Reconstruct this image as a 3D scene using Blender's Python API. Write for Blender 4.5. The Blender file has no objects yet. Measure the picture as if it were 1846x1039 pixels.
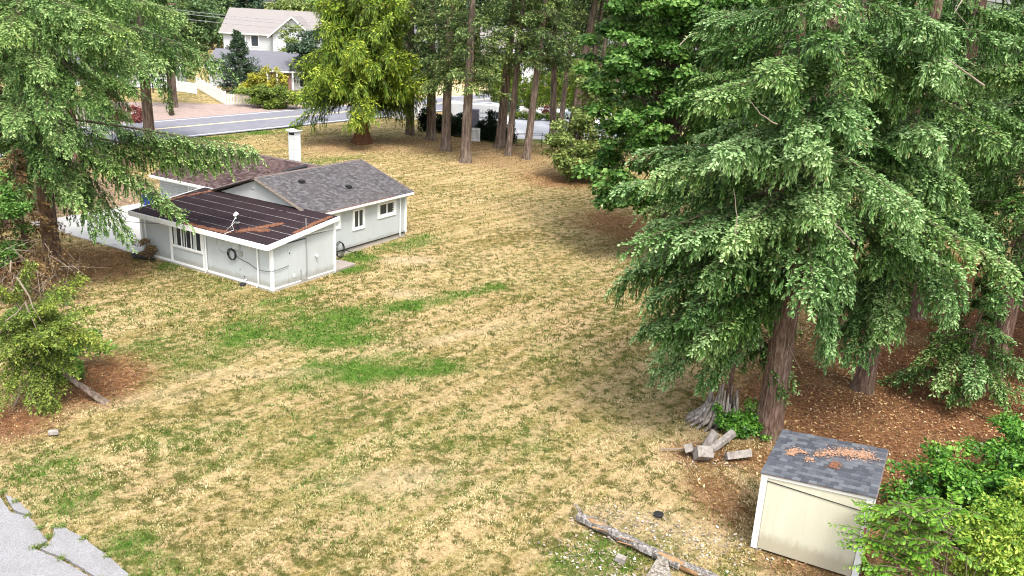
import bpy, math, random
import numpy as np
from mathutils import Matrix, Vector
R = math.radians
rng = np.random.default_rng(7)
random.seed(7)
sc = bpy.context.scene
C = sc.collection

# ------------------------------------------------------------------ camera
CH = 12.5
cam_d = bpy.data.cameras.new('camera'); cam = bpy.data.objects.new('camera', cam_d); C.objects.link(cam)
th, rl = R(18.0), R(3.0)
fw = Vector((0, math.cos(th), -math.sin(th))); up0 = Vector((0, math.sin(th), math.cos(th))); r0 = Vector((1, 0, 0))
rv = math.cos(rl)*r0 + math.sin(rl)*up0; uv = -math.sin(rl)*r0 + math.cos(rl)*up0
m = Matrix.Identity(4)
for i in range(3):
    m[i][0] = rv[i]; m[i][1] = uv[i]; m[i][2] = -fw[i]
m[2][3] = CH
cam.matrix_world = m
sc.cycles.filter_width = 1.1
cam_d.sensor_width = 36; cam_d.lens = 36*1560/1846; cam_d.clip_end = 3000; cam_d.clip_start = .2
sc.camera = cam

# ------------------------------------------------------------------ light
SUN_EL, SUN_AZ = R(60), R(160)       # azimuth clockwise from +Y: a veiled sun behind the camera, a little to its right
w = bpy.data.worlds.new('World'); sc.world = w; w.use_nodes = True
nt = w.node_tree; bg = nt.nodes['Background']
sky = nt.nodes.new('ShaderNodeTexSky'); sky.sky_type = 'NISHITA'; sky.sun_disc = False
sky.sun_elevation = SUN_EL; sky.sun_rotation = SUN_AZ; sky.dust_density = 3.5; sky.ozone_density = .6; sky.air_density = 1.0
hs = nt.nodes.new('ShaderNodeHueSaturation'); hs.inputs['Saturation'].default_value = .42
nt.links.new(sky.outputs[0], hs.inputs['Color']); nt.links.new(hs.outputs[0], bg.inputs[0])
bg.inputs[1].default_value = .15
sd = bpy.data.lights.new('sun', 'SUN'); sd.energy = 1.25; sd.angle = R(14); sd.color = (1, .95, .87)
sun = bpy.data.objects.new('sun', sd); C.objects.link(sun)
sdir = Vector((math.sin(SUN_AZ)*math.cos(SUN_EL), math.cos(SUN_AZ)*math.cos(SUN_EL), math.sin(SUN_EL)))
sun.rotation_euler = sdir.to_track_quat('Z', 'Y').to_euler()
sc.view_settings.view_transform = 'Standard'; sc.view_settings.look = 'None'
sc.view_settings.gamma = 1; sc.view_settings.use_curve_mapping = False
sc.view_settings.exposure = 1.52

# ------------------------------------------------------------------ materials
def lin(r, g, b):
    f = lambda c: (c/255/12.92) if c/255 < .04045 else ((c/255+.055)/1.055)**2.4
    return (f(r), f(g), f(b), 1)
def newmat(name):
    mt = bpy.data.materials.new(name); mt.use_nodes = True
    return mt, mt.node_tree, mt.node_tree.nodes['Principled BSDF']
def N(t, kind, **kw):
    n = t.nodes.new(kind)
    for k, v in kw.items():
        if k in n.inputs.keys() if hasattr(n.inputs, 'keys') else False: n.inputs[k].default_value = v
        else: setattr(n, k, v)
    return n
def ramp(t, fac, stops):
    r = t.nodes.new('ShaderNodeValToRGB'); e = r.color_ramp.elements
    while len(e) < len(stops): e.new(.5)
    for k, (p, c) in enumerate(stops):
        e[k].position = p; e[k].color = c if len(c) == 4 else (*c, 1)
    t.links.new(fac, r.inputs[0]); return r.outputs[0]
def noise(t, vec, scale, detail=4, rough=.6, dist=0.):
    n = t.nodes.new('ShaderNodeTexNoise'); n.inputs['Scale'].default_value = scale
    n.inputs['Detail'].default_value = detail; n.inputs['Roughness'].default_value = rough; n.inputs['Distortion'].default_value = dist
    if vec: t.links.new(vec, n.inputs['Vector'])
    return n.outputs[0]
def mapping(t, vec, scale=(1, 1, 1), rot=(0, 0, 0)):
    n = t.nodes.new('ShaderNodeMapping'); n.inputs['Scale'].default_value = scale; n.inputs['Rotation'].default_value = rot
    t.links.new(vec, n.inputs[0]); return n.outputs[0]
def mix(t, fac, a, b, mode='MIX'):
    n = t.nodes.new('ShaderNodeMix'); n.data_type = 'RGBA'; n.blend_type = mode
    for sock, v in ((n.inputs[0], fac), (n.inputs[6], a), (n.inputs[7], b)):
        if isinstance(v, bpy.types.NodeSocket): t.links.new(v, sock)
        elif isinstance(v, (int, float)): sock.default_value = v
        else: sock.default_value = v if len(v) == 4 else (*v, 1)
    return n.outputs[2]
def math_n(t, op, a, b=0., clamp=False):
    n = t.nodes.new('ShaderNodeMath'); n.operation = op; n.use_clamp = clamp
    for k, v in enumerate((a, b)):
        if isinstance(v, bpy.types.NodeSocket): t.links.new(v, n.inputs[k])
        else: n.inputs[k].default_value = v
    return n.outputs[0]
def coord(t, kind='Object'): return t.nodes.new('ShaderNodeTexCoord').outputs[kind]
def worldpos(t): return t.nodes.new('ShaderNodeNewGeometry').outputs['Position']
def attr(t, name, out='Fac'):
    n = t.nodes.new('ShaderNodeAttribute'); n.attribute_name = name; return n.outputs[out]
def bump(t, p, h, strength=.5, dist=.02):
    b = t.nodes.new('ShaderNodeBump'); b.inputs['Strength'].default_value = strength; b.inputs['Distance'].default_value = dist
    t.links.new(h, b.inputs['Height']); t.links.new(b.outputs[0], p.inputs['Normal'])
def simple(name, col, rough=.7, var=.15, scale=6, metal=0., bmp=.15, spec=.3, stretch=(1, 1, 1), dirt=None, dirt_amt=.5, dscale=.8):
    mt, t, p = newmat(name); v = worldpos(t)
    n = noise(t, mapping(t, v, stretch), scale)
    c = mix(t, n, [x*(1-var*2) for x in col[:3]], [min(1, x*(1+var*2)) for x in col[:3]])
    if dirt:
        d = noise(t, mapping(t, v, stretch), dscale, 6, .7)
        f = ramp(t, d, [(.5, (0, 0, 0)), (.75, (dirt_amt,)*3)])
        c = mix(t, f, c, dirt)
    t.links.new(c, p.inputs['Base Color'])
    p.inputs['Roughness'].default_value = rough; p.inputs['Metallic'].default_value = metal; p.inputs['Specular IOR Level'].default_value = spec
    if bmp: bump(t, p, noise(t, v, scale*5), bmp, .01)
    return mt

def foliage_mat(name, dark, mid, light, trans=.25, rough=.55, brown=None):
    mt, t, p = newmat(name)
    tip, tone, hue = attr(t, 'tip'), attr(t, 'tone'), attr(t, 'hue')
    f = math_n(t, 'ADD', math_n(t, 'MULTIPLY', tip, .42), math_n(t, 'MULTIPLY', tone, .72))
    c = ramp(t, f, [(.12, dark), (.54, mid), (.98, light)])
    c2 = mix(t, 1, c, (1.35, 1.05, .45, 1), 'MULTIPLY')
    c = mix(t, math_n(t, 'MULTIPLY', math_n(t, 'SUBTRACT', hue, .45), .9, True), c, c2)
    if brown: c = mix(t, ramp(t, hue, [(.93, (0, 0, 0)), (.97, (.8, .8, .8))]), c, brown)
    t.links.new(c, p.inputs['Base Color']); p.inputs['Roughness'].default_value = rough; p.inputs['Specular IOR Level'].default_value = .35
    tr = t.nodes.new('ShaderNodeBsdfTranslucent'); t.links.new(c, tr.inputs[0])
    ms = t.nodes.new('ShaderNodeMixShader'); ms.inputs[0].default_value = trans
    out = t.nodes['Material Output']
    t.links.new(p.outputs[0], ms.inputs[1]); t.links.new(tr.outputs[0], ms.inputs[2]); t.links.new(ms.outputs[0], out.inputs[0])
    return mt
M = {}
M['spruce'] = foliage_mat('spruce_needles', (.004, .014, .002), (.062, .165, .022), (.47, .67, .31), brown=(.20, .13, .05, 1))
M['spruce_left'] = foliage_mat('spruce_needles_pale', (.004, .014, .002), (.062, .155, .020), (.47, .64, .25), brown=(.22, .14, .06, 1))
M['fir'] = foliage_mat('fir_needles', (.005, .015, .003), (.070, .135, .026), (.42, .52, .19), brown=(.16, .12, .05, 1))
M['cedar'] = foliage_mat('cedar_scales', (.010, .020, .003), (.12, .22, .014), (.54, .64, .09), brown=(.34, .18, .05, 1))
M['juniper'] = foliage_mat('juniper_scales', (.020, .032, .006), (.12, .19, .024), (.38, .45, .09))
M['deadtwig'] = foliage_mat('dead_needles', (.05, .03, .015), (.18, .115, .05), (.40, .29, .14))
M['maple'] = foliage_mat('maple_leaves', (.006, .022, .003), (.055, .16, .018), (.33, .52, .14), trans=.3)
M['bushleaf'] = foliage_mat('bush_leaves', (.03, .05, .01), (.13, .20, .04), (.42, .48, .18))
M['laurel'] = foliage_mat('laurel_leaves', (.005, .025, .004), (.055, .18, .020), (.28, .52, .08), rough=.35)
M['limeleaf'] = foliage_mat('lime_leaves', (.010, .04, .004), (.115, .265, .022), (.50, .64, .10), rough=.45)
M['limeyellow'] = foliage_mat('lime_yellow_leaves', (.015, .05, .004), (.17, .31, .025), (.62, .68, .13), rough=.45)
M['goldleaf'] = foliage_mat('gold_leaves', (.04, .06, .01), (.28, .30, .03), (.76, .66, .10))
M['arbor'] = foliage_mat('arborvitae_leaves', (.015, .04, .005), (.10, .19, .02), (.42, .48, .06))
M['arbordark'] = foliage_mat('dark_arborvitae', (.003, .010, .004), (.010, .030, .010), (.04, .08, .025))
M['fargreen'] = foliage_mat('far_tree_leaves', (.02, .045, .015), (.08, .15, .05), (.26, .36, .14))
M['farblue'] = foliage_mat('far_fir_needles', (.010, .022, .012), (.04, .08, .04), (.14, .22, .12))
M['redleaf'] = foliage_mat('red_leaves', (.05, .01, .01), (.20, .04, .04), (.42, .20, .15))

def bark_mat(name, a, b, c, scale=3.):
    mt, t, p = newmat(name); v = coord(t)
    h = noise(t, mapping(t, v, (scale*2.6, scale*2.6, scale*.35)), 2.2, 6, .65, .6)
    col = ramp(t, h, [(.3, a), (.52, b), (.72, c)])
    col = mix(t, ramp(t, noise(t, v, .7), [(.5, (0, 0, 0)), (.75, (.35,)*3)]), col, (.10, .11, .06, 1))
    t.links.new(col, p.inputs['Base Color']); p.inputs['Roughness'].default_value = .95; p.inputs['Specular IOR Level'].default_value = .1
    bump(t, p, h, .9, .06); return mt
M['bark'] = bark_mat('spruce_bark', (.035, .022, .016), (.16, .10, .075), (.36, .27, .22))
M['bark_red'] = bark_mat('cedar_bark', (.04, .018, .010), (.17, .075, .04), (.30, .16, .10), 4)
M['bark_grey'] = bark_mat('fir_bark', (.045, .034, .028), (.17, .125, .10), (.36, .29, .235), 1.2)
M['wood_grey'] = bark_mat('weathered_wood', (.05, .04, .035), (.30, .26, .22), (.62, .58, .54), 2.5)
M['twig'] = simple('bare_twig', (.13, .095, .065), .9, .3, 5)
M['twigpale'] = simple('pale_dead_twig', (.26, .21, .165), .9, .25, 5)

# ------------------------------------------------------------------ mesh helpers
def tag(o, label=None, cat=None, group=None, kind=None):
    if label: o['label'] = label
    if cat: o['category'] = cat
    if group: o['group'] = group
    if kind: o['kind'] = kind
    return o
def empty(name, loc=(0, 0, 0), rz=0., label=None, cat=None, group=None):
    o = bpy.data.objects.new(name, None); C.objects.link(o); o.location = loc; o.rotation_euler = (0, 0, rz)
    o.empty_display_size = .3
    return tag(o, label, cat, group)
class MB:
    def __init__(s): s.v = []; s.f = []; s.mi = []
    def add(s, V, F, mi=0):
        b = len(s.v); s.v += [tuple(p) for p in V]; s.f += [tuple(b+i for i in f) for f in F]; s.mi += [mi]*len(F); return s
    def box(s, x0, x1, y0, y1, z0, z1, mi=0, mat=None):
        V = [(x, y, z) for z in (z0, z1) for x, y in ((x0, y0), (x1, y0), (x1, y1), (x0, y1))]
        if mat is not None: V = [tuple(mat @ Vector(p)) for p in V]
        return s.add(V, [(3, 2, 1, 0), (4, 5, 6, 7), (0, 1, 5, 4), (1, 2, 6, 5), (2, 3, 7, 6), (3, 0, 4, 7)], mi)
    def slab(s, P, dz, mi=0, dirv=(0, 0, -1)):
        n = len(P); d = Vector(dirv)*dz; V = [tuple(p) for p in P]+[tuple(Vector(p)+d) for p in P]
        F = [tuple(range(n)), tuple(range(2*n-1, n-1, -1))]+[(i, i+n, (i+1) % n+n, (i+1) % n) for i in range(n)]
        return s.add(V, F, mi)
    def tube(s, pts, rad, seg=8, mi=0, cap=True):
        pts = [Vector(p) for p in pts]; n = len(pts)
        if not hasattr(rad, '__len__'): rad = [rad]*n
        V = []; ref = Vector((0, 0, 1))
        for i, p in enumerate(pts):
            d = (pts[min(i+1, n-1)]-pts[max(i-1, 0)]).normalized()
            a = d.cross(ref if abs(d.z) < .95 else Vector((1, 0, 0))).normalized(); b = d.cross(a)
            for k in range(seg):
                q = 2*math.pi*k/seg; V.append(tuple(p+(a*math.cos(q)+b*math.sin(q))*rad[i]))
        F = [(i*seg+k, i*seg+(k+1) % seg, (i+1)*seg+(k+1) % seg, (i+1)*seg+k) for i in range(n-1) for k in range(seg)]
        if cap: F += [tuple(range(seg))[::-1], tuple((n-1)*seg+k for k in range(seg))]
        return s.add(V, F, mi)
    def build(s, name, mats, parent=None, smooth=False, bevel=0.):
        me = bpy.data.meshes.new(name); me.from_pydata(s.v, [], s.f); me.update()
        if not isinstance(mats, (list, tuple)): mats = [mats]
        for q in mats: me.materials.append(q)
        if len(mats) > 1: me.polygons.foreach_set('material_index', s.mi)
        if smooth: me.polygons.foreach_set('use_smooth', [True]*len(me.polygons))
        o = bpy.data.objects.new(name, me); C.objects.link(o)
        if parent: o.parent = parent
        if bevel:
            b = o.modifiers.new('bevel', 'BEVEL'); b.width = bevel; b.segments = 2; b.limit_method = 'ANGLE'
        return o
def np_mesh(name, V, F, mat, parent=None, attrs=None, cols=None, smooth=False):
    me = bpy.data.meshes.new(name); V = np.asarray(V, np.float32); F = np.asarray(F, np.int32); k = F.shape[1]
    me.vertices.add(len(V)); me.vertices.foreach_set('co', V.ravel())
    me.loops.add(F.size); me.loops.foreach_set('vertex_index', F.ravel())
    me.polygons.add(len(F)); me.polygons.foreach_set('loop_start', np.arange(0, F.size, k, dtype=np.int32))
    if smooth: me.polygons.foreach_set('use_smooth', np.ones(len(F), bool))
    me.update(calc_edges=True)
    for n_, a in (attrs or {}).items():
        at = me.attributes.new(n_, 'FLOAT', 'POINT'); at.data.foreach_set('value', np.asarray(a, np.float32))
    for n_, a in (cols or {}).items():
        at = me.attributes.new(n_, 'FLOAT_COLOR', 'POINT'); at.data.foreach_set('color', np.asarray(a, np.float32).ravel())
    me.materials.append(mat); o = bpy.data.objects.new(name, me); C.objects.link(o)
    if parent: o.parent = parent
    return o
def nrm(a): return a/np.maximum(np.linalg.norm(a, axis=-1, keepdims=True), 1e-9)
def vnoise(x, y, s, seed=0):     # smooth value noise, 0..1
    r = np.random.default_rng(seed).random((257, 257)); x = x*s+101.3; y = y*s+57.7
    xi = np.floor(x).astype(int); yi = np.floor(y).astype(int); fx = x-xi; fy = y-yi; fx = fx*fx*(3-2*fx); fy = fy*fy*(3-2*fy)
    xi %= 256; yi %= 256
    return (r[xi, yi]*(1-fx)+r[xi+1, yi]*fx)*(1-fy)+(r[xi, yi+1]*(1-fx)+r[xi+1, yi+1]*fx)*fy
def fbm(x, y, s, seed=0, o=4):
    t = 0; a = .5; n_ = 0
    for k in range(o): t = t+a*vnoise(x, y, s*2**k, seed+k); n_ += a; a *= .55
    return t/n_
def sstep(a, b, x): t = np.clip((x-a)/(b-a), 0, 1); return t*t*(3-2*t)

# ------------------------------------------------------------------ ground colour zones (real patches of soil, litter and grass)
def zone(x, y, L, wob=.35, s=.45, seed=3):
    o = np.zeros_like(x)
    for cx, cy, rx, ry, ang, amt in L:
        a = R(ang); dx, dy = x-cx, y-cy
        u = (dx*math.cos(a)+dy*math.sin(a))/rx; v = (-dx*math.sin(a)+dy*math.cos(a))/ry
        d = np.sqrt(u*u+v*v)+(fbm(x, y, s, seed)-.5)*2*wob
        o = np.maximum(o, amt*sstep(1.15, .45, d))
    return o
GREEN = [(-7.4, 33.6, 5.2, 2.0, 35, 1.), (-4.9, 28.4, 4.6, 1.6, 25, 1.), (-3.6, 36.2, 4.8, 1.1, 45, .9), (-8.2, 41.2, 2.4, 1.6, 59, 1.), (-7.5, 31.5, 3.5, 1.5, 10, .7),
         (-8.6, 17.4, .6, 1.5, 45, .6), (-6.6, 15.2, .9, 2.0, 35, .7), (-11.2, 19.0, .7, 1.2, 50, .5), (-11.6, 20.0, 1.2, 2.0, 50, .4), (-9.4, 36.0, 2.2, .8, 59, .6), (-5.6, 45.5, 1.2, 3.2, -30, .5), (-15.0, 38.2, 4.8, .7, 149, .45),
         (-2.0, 23.0, 5.0, 4.0, 0, .16), (-7, 23, 4, 2, 20, .2), (2.4, 17.6, 1.6, 1.4, 0, .45), (4.4, 18.6, 1.5, .8, 10, .35), (6.4, 16.9, 1.8, .7, -20, .8), (-12, 29, 4, 2.6, 30, .35), (-18.0, 66.0, 8, 2.2, 56, .4), (1.5, 85.5, 7, 2.6, 0, .9), (-27, 79.0, 14, 2.2, 56, .75), (8, 86, 10, 2, 0, .6)]
LITTER = [(11.2, 26.8, 5.6, 5.2, 0, .95), (17, 29, 9, 8, 10, 1.), (9.2, 22.8, 3.0, 2.4, -10, .9), (13, 22.5, 6, 4, 10, .85), (9.5, 18.8, 3.5, 3.2, 0, .65), (6.3, 23.3, 1.9, 1.1, 0, .8), (6.1, 21.0, 1.3, 2.4, 10, .75), (-13.6, 26.2, 2.3, 2.6, 20, .95), (-15.0, 23.2, 2.6, 1.8, 10, .95), (-21, 38, 3.8, 5, 0, .8), (7.0, 52, 4, 5, 20, .8), (22, 40, 12, 12, 0, 1.), (4.4, 67, 6, 4, 10, .8)]
NEEDLE = [(-14.0, 78.0, 7.0, 4.6, 40, .85), (-7, 80.5, 8, 7, 10, .8), (-2, 75, 6.5, 6, 0, .75), (2.5, 72, 5, 5, 0, .6), (-30, 70, 5, 6, 40, .6)]
BARE = [(-5.4, 42.2, 1.8, 1.0, 20, .9), (-4.8, 37.0, 1.1, .6, 10, .9), (-3.0, 21.0, 1.9, .8, 10, .5), (-12.0, 25.0, 3.0, .7, 25, .45), (4.0, 19.5, 2.2, .9, -15, .5), (3.0, 16.6, 1.6, .8, -20, .4), (6.5, 17.6, .8, .4, 0, .6), (-9, 27.5, 4.0, .45, 12, .45), (-2.2, 32.0, 4.5, .45, 38, .55)]
DIRT = [(-27, 52, 7, 9, 60, .9), (-40, 92, 8, 5, 56, .95), (-34, 60, 9, 6, 60, .6)]
def zones(x, y):
    g = zone(x, y, GREEN, .75, .5, 3); l = zone(x, y, LITTER, .4, .35, 11); nd = zone(x, y, NEEDLE, .35, .2, 21)
    b = zone(x, y, BARE, .4, .8, 31); d = zone(x, y, DIRT, .3, .3, 41)
    g = np.clip(g*(.50+.9*sstep(.38, .6, fbm(x, y, 1.0, 53, 3)))+.16*sstep(.55, .7, fbm(x, y, .4, 51, 5))*sstep(52, 34, y), 0, 1)*(1-l)*(1-b)
    return g, l, nd, b, d
# mowing streaks run along this direction (the long side of the house)
ST = R(52)

mt, t, p = newmat('lawn_ground'); v = worldpos(t)
M['ground'] = mt
A_ = {k: attr(t, k) for k in ('green', 'litter', 'needle', 'bare', 'dirt')}
fine = noise(t, v, 9, 6, .8); med = noise(t, v, .8, 7, .7); big = noise(t, v, .16, 4, .6)
streak = noise(t, mapping(t, mapping(t, v, (1, 1, 1), (0, 0, -ST)), (.12, 1.9, 1)), 1.0, 3, .5)
clump = noise(t, v, 2.6, 4, .62)
c = ramp(t, fine, [(.34, (.09, .075, .022)), (.5, (.33, .26, .105)), (.64, (.62, .53, .29))])
c = mix(t, ramp(t, med, [(.40, (0, 0, 0)), (.66, (.75,)*3)]), c, ramp(t, fine, [(.3, (.11, .085, .022)), (.7, (.38, .29, .09))]))
c = mix(t, ramp(t, streak, [(.44, (0, 0, 0)), (.56, (.8,)*3)]), c, ramp(t, fine, [(.3, (.34, .22, .10)), (.7, (.70, .53, .31))]))
c = mix(t, ramp(t, math_n(t, 'ADD', clump, math_n(t, 'MULTIPLY', big, .35)), [(.66, (0, 0, 0)), (.78, (.9,)*3)]), c, ramp(t, fine, [(.3, (.03, .04, .008)), (.7, (.16, .15, .04))]))
gr = ramp(t, fine, [(.3, (.025, .055, .008)), (.5, (.075, .15, .022)), (.72, (.24, .31, .07))])
gm = math_n(t, 'MULTIPLY', A_['green'], ramp(t, math_n(t, 'ADD', math_n(t, 'MULTIPLY', clump, .6), math_n(t, 'MULTIPLY', med, .5)), [(.36, (.3,)*3), (.56, (1, 1, 1))]))
c = mix(t, gm, c, gr)
bc = ramp(t, fine, [(.3, (.34, .25, .14)), (.7, (.62, .50, .33))])
c = mix(t, math_n(t, 'MULTIPLY', A_['bare'], .8), c, bc)
lt = ramp(t, noise(t, v, 9, 6, .8), [(.28, (.045, .02, .011)), (.48, (.18, .080, .038)), (.62, (.32, .16, .075)), (.78, (.46, .30, .16))])
c = mix(t, A_['litter'], c, lt)
nl = ramp(t, noise(t, mapping(t, v, (1, 1, 1)), 3.5, 6, .75), [(.3, (.11, .06, .028)), (.5, (.28, .17, .09)), (.72, (.46, .32, .18))])
c = mix(t, A_['needle'], c, nl)
c = mix(t, A_['dirt'], c, ramp(t, noise(t, v, 2.2, 6, .7), [(.3, (.16, .10, .075)), (.7, (.36, .26, .20))]))
t.links.new(c, p.inputs['Base Color']); p.inputs['Roughness'].default_value = 1; p.inputs['Specular IOR Level'].default_value = .05
bump(t, p, math_n(t, 'ADD', noise(t, v, 7, 6, .8), math_n(t, 'MULTIPLY', clump, 1.2)), 1.0, .10)

xs = np.concatenate([[-900, -500, -300, -180, -120, -85], np.arange(-60, 60.1, .5), [85, 120, 180, 300, 500, 900]])
ys = np.concatenate([[-300, -120, -40, -10, 4], np.arange(11, 125.1, .5), [140, 165, 200, 260, 350, 500, 800, 1400]])
X, Y = np.meshgrid(xs, ys); nx, ny = len(xs), len(ys); x, y = X.ravel(), Y.ravel()
def gz(x, y):
    return (fbm(x, y, .35, 71, 3)-.5)*.10*sstep(13, 15, y)
z = gz(x, y)
idx = np.arange(nx*ny).reshape(ny, nx)
F = np.stack([idx[:-1, :-1], idx[:-1, 1:], idx[1:, 1:], idx[1:, :-1]], -1).reshape(-1, 4)
g, l, nd, b, d = zones(x, y)
# ground is kept below the hard surfaces
hs_ = 0
ground = np_mesh('ground', np.stack([x, y, z-.05], 1), F, M['ground'], attrs=dict(green=g, litter=l, needle=nd, bare=b, dirt=d), smooth=True)
tag(ground, 'dry straw-coloured lawn with green patches reaching back to the road', kind='structure')

# ------------------------------------------------------------------ road and hard surfaces
RD = Vector((math.cos(R(56)), math.sin(R(56)), 0)); RN = Vector((-RD.y, RD.x, 0)); RO = Vector((-26.2, 82.5, 0))
def rp(a, b, z): q = RO+RD*a+RN*b; return (q.x, q.y, z)
def sheet(name, poly, z0, z1, mat, label=None):
    mb = MB(); mb.slab([(px, py, z1) for px, py in poly], z1-z0); return tag(mb.build(name, mat), label, kind='structure')
M['asphalt'] = simple('road_asphalt', (.185, .185, .215), .9, .14, 1.5, bmp=.3, stretch=(1, 1, 1), dirt=(.28, .28, .29, 1), dscale=.3)
M['asphalt_old'] = simple('old_asphalt', (.235, .232, .24), .95, .16, 3., bmp=.9, dirt=(.14, .13, .12, 1), dirt_amt=.35, dscale=2.0)
mt_, t, p = newmat('worn_asphalt'); v = worldpos(t); g_ = noise(t, v, 45, 4, .8); c = ramp(t, g_, [(.30, (.10, .10, .105)), (.5, (.235, .232, .24)), (.7, (.40, .40, .41))])
c = mix(t, ramp(t, noise(t, v, 1.4, 6, .7), [(.42, (0, 0, 0)), (.7, (.55,)*3)]), c, (.17, .16, .15, 1)); t.links.new(c, p.inputs['Base Color']); p.inputs['Roughness'].default_value = .95; bump(t, p, g_, .8, .01); M['asphalt_old'] = mt_
M['concrete'] = simple('concrete', (.50, .49, .47), .9, .08, 1.2, bmp=.2, dirt=(.30, .28, .26, 1), dirt_amt=.5, dscale=.7)
M['concrete_pale'] = simple('pale_concrete', (.56, .56, .58), .9, .06, .6, bmp=.1)
M['paint_white'] = simple('white_road_paint', (.78, .78, .76), .8, .05, 4)
M['paint_yellow'] = simple('yellow_road_paint', (.74, .62, .36), .8, .05, 4)
rb = MB(); rb.add([rp(-140, -.5, .03), rp(260, -.5, .03), rp(260, 10.1, .03), rp(-140, 10.1, .03)], [(0, 1, 2, 3)])
road = tag(rb.build('road', M['asphalt']), 'grey two-lane asphalt road crossing behind the lawn', kind='structure')
for nm, b0, b1, mm in (('edge_line', -.02, .18, 'paint_white'), ('edge_line', 9.3, 9.5, 'paint_white'), ('centre_line', 4.98, 5.16, 'paint_yellow'), ('centre_line', 5.24, 5.42, 'paint_yellow')):
    q = MB(); q.add([rp(-140, b0, .036), rp(260, b0, .036), rp(260, b1, .036), rp(-140, b1, .036)], [(0, 1, 2, 3)]); q.build(nm, M[mm], road)
q = MB(); q.add([rp(-8, 2.3, .035), rp(-6.0, 2.4, .035), rp(-6.1, 2.62, .035), rp(-8.1, 2.5, .035)], [(0, 1, 2, 3)]); q.build('tar_patch', simple('tar', (.05, .05, .06)), road)
# old asphalt corner at the lower left, broken into slabs along a weedy crack
def jag(P, amp=.05, step=.16, seed=1):
    rr = random.Random(seed); out = []
    for i in range(len(P)):
        a, b_ = Vector(P[i]), Vector(P[(i+1) % len(P)]); n_ = max(1, int((b_-a).length/step))
        for k in range(n_): q = a.lerp(b_, k/n_); out.append((q.x+rr.uniform(-amp, amp), q.y+rr.uniform(-amp, amp)))
    return out
def geo(px, py, z=0.):
    u, v_ = (px-923)/1560, (519.5-py)/1560; d = fw+rv*u+uv*v_; k = (z-CH)/d.z; return (d.x*k, d.y*k)
big_slab = [geo(*q_) for q_ in ((-60, 880), (-5, 892), (20, 925), (52, 932), (70, 955), (84, 975), (60, 990), (110, 1010), (180, 1050), (150, 1110), (-120, 1110))]
sm_slab = [geo(*q_) for q_ in ((97, 953), (112, 950), (150, 970), (190, 1000), (232, 1036), (290, 1110), (170, 1110), (192, 1052), (120, 1008), (72, 990), (93, 975))]
edge_slab = [geo(*q_) for q_ in ((8, 891), (30, 903), (56, 925), (50, 929), (24, 920))]
pav = empty('pavement', label='grey worn asphalt pavement at the lower left corner'); pav['kind'] = 'structure'
for i, S_ in enumerate((big_slab, sm_slab, edge_slab)):
    q = MB(); q.slab([(a, b_, .014) for a, b_ in jag(S_, .014, .09, i)], .12); q.build('asphalt_slab', M['asphalt_old'], pav)
# concrete drive left of the house: square bays with open joints
drv = empty('driveway', label='pale concrete driveway left of the house'); drv['kind'] = 'structure'
hA = Vector((-10.58, 36.23, 0)); hs_d = Vector((math.cos(R(59)), math.sin(R(59)), 0)); ht_d = Vector((-hs_d.y, hs_d.x, 0))
def HW(lx, ly, z=0.): q = hA+hs_d*lx+ht_d*ly; return (q.x, q.y, z)
for i in range(4):
    for j in range(3):
        x0, x1, y0, y1 = -.2+i*2.6, -.2+(i+1)*2.6-.025, 9.3+j*3.0, 9.3+(j+1)*3.0-.025
        if i > 1 and j == 0: x0 = max(x0, 4.3); y0 = 9.6
        q = MB(); q.slab([HW(x0, y0, .02), HW(x1, y0, .02), HW(x1, y1, .02), HW(x0, y1, .02)], .1); q.build('concrete_bay', M['concrete'], drv)
ND = sheet('neighbour_driveway', [(-8.5, 90), (-4, 85.5), (6.5, 88.5), (14, 90), (22, 116), (10, 118), (-4, 117), (-9, 108)], -.1, .02, M['concrete_pale'], 'pale concrete driveway of the neighbouring plot behind the firs')
M['gravel'] = simple('brown_gravel', (.33, .25, .22), .95, .2, 1.5, dirt=(.2, .14, .12, 1), dscale=.4)
sheet('gravel_verge', [rp(-40, 10.15, 0)[:2], rp(22, 10.15, 0)[:2], rp(16, 14.5, 0)[:2], rp(2, 26, 0)[:2], rp(-40, 26, 0)[:2]], -.1, .012, M['gravel'], 'brown gravel apron across the road')

# ------------------------------------------------------------------ the house
siding, t, p = newmat('grey_siding'); v = coord(t)
sx = t.nodes.new('ShaderNodeSeparateXYZ'); t.links.new(v, sx.inputs[0])
hor = math_n(t, 'ADD', sx.outputs[0], sx.outputs[1])
gro = math_n(t, 'PINGPONG', hor, .10); grm = ramp(t, gro, [(.0, (0, 0, 0)), (.06, (1, 1, 1))])
c = mix(t, noise(t, mapping(t, v, (1.5, 1.5, .25)), 1.6, 5), (.42, .45, .455, 1), (.50, .53, .535, 1))
c = mix(t, ramp(t, noise(t, mapping(t, v, (2, 2, 1)), .9, 6, .7), [(.6, (0, 0, 0)), (.85, (.25,)*3)]), c, (.28, .28, .25, 1))
zz = math_n(t, 'ADD', sx.outputs[2], math_n(t, 'MULTIPLY', noise(t, v, 3, 5, .7), -.45)); c = mix(t, ramp(t, zz, [(0, (.55,)*3), (.22, (0, 0, 0))]), c, (.22, .20, .15, 1))
t.links.new(c, p.inputs['Base Color']); p.inputs['Roughness'].default_value = .75; bump(t, p, grm, .25, .006)
M['siding'] = siding
M['trim'] = simple('white_trim', (.78, .79, .78), .6, .05, 2.5, dirt=(.5, .47, .42, 1), dirt_amt=.35, dscale=1.3)
M['frame'] = simple('white_window_frame', (.82, .82, .81), .45, .02, 3, bmp=0)
M['foundation'] = simple('concrete_foundation', (.40, .37, .33), .95, .15, 2)
M['metal'] = simple('galvanised_metal', (.45, .46, .46), .45, .1, 5, metal=.6)
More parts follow.
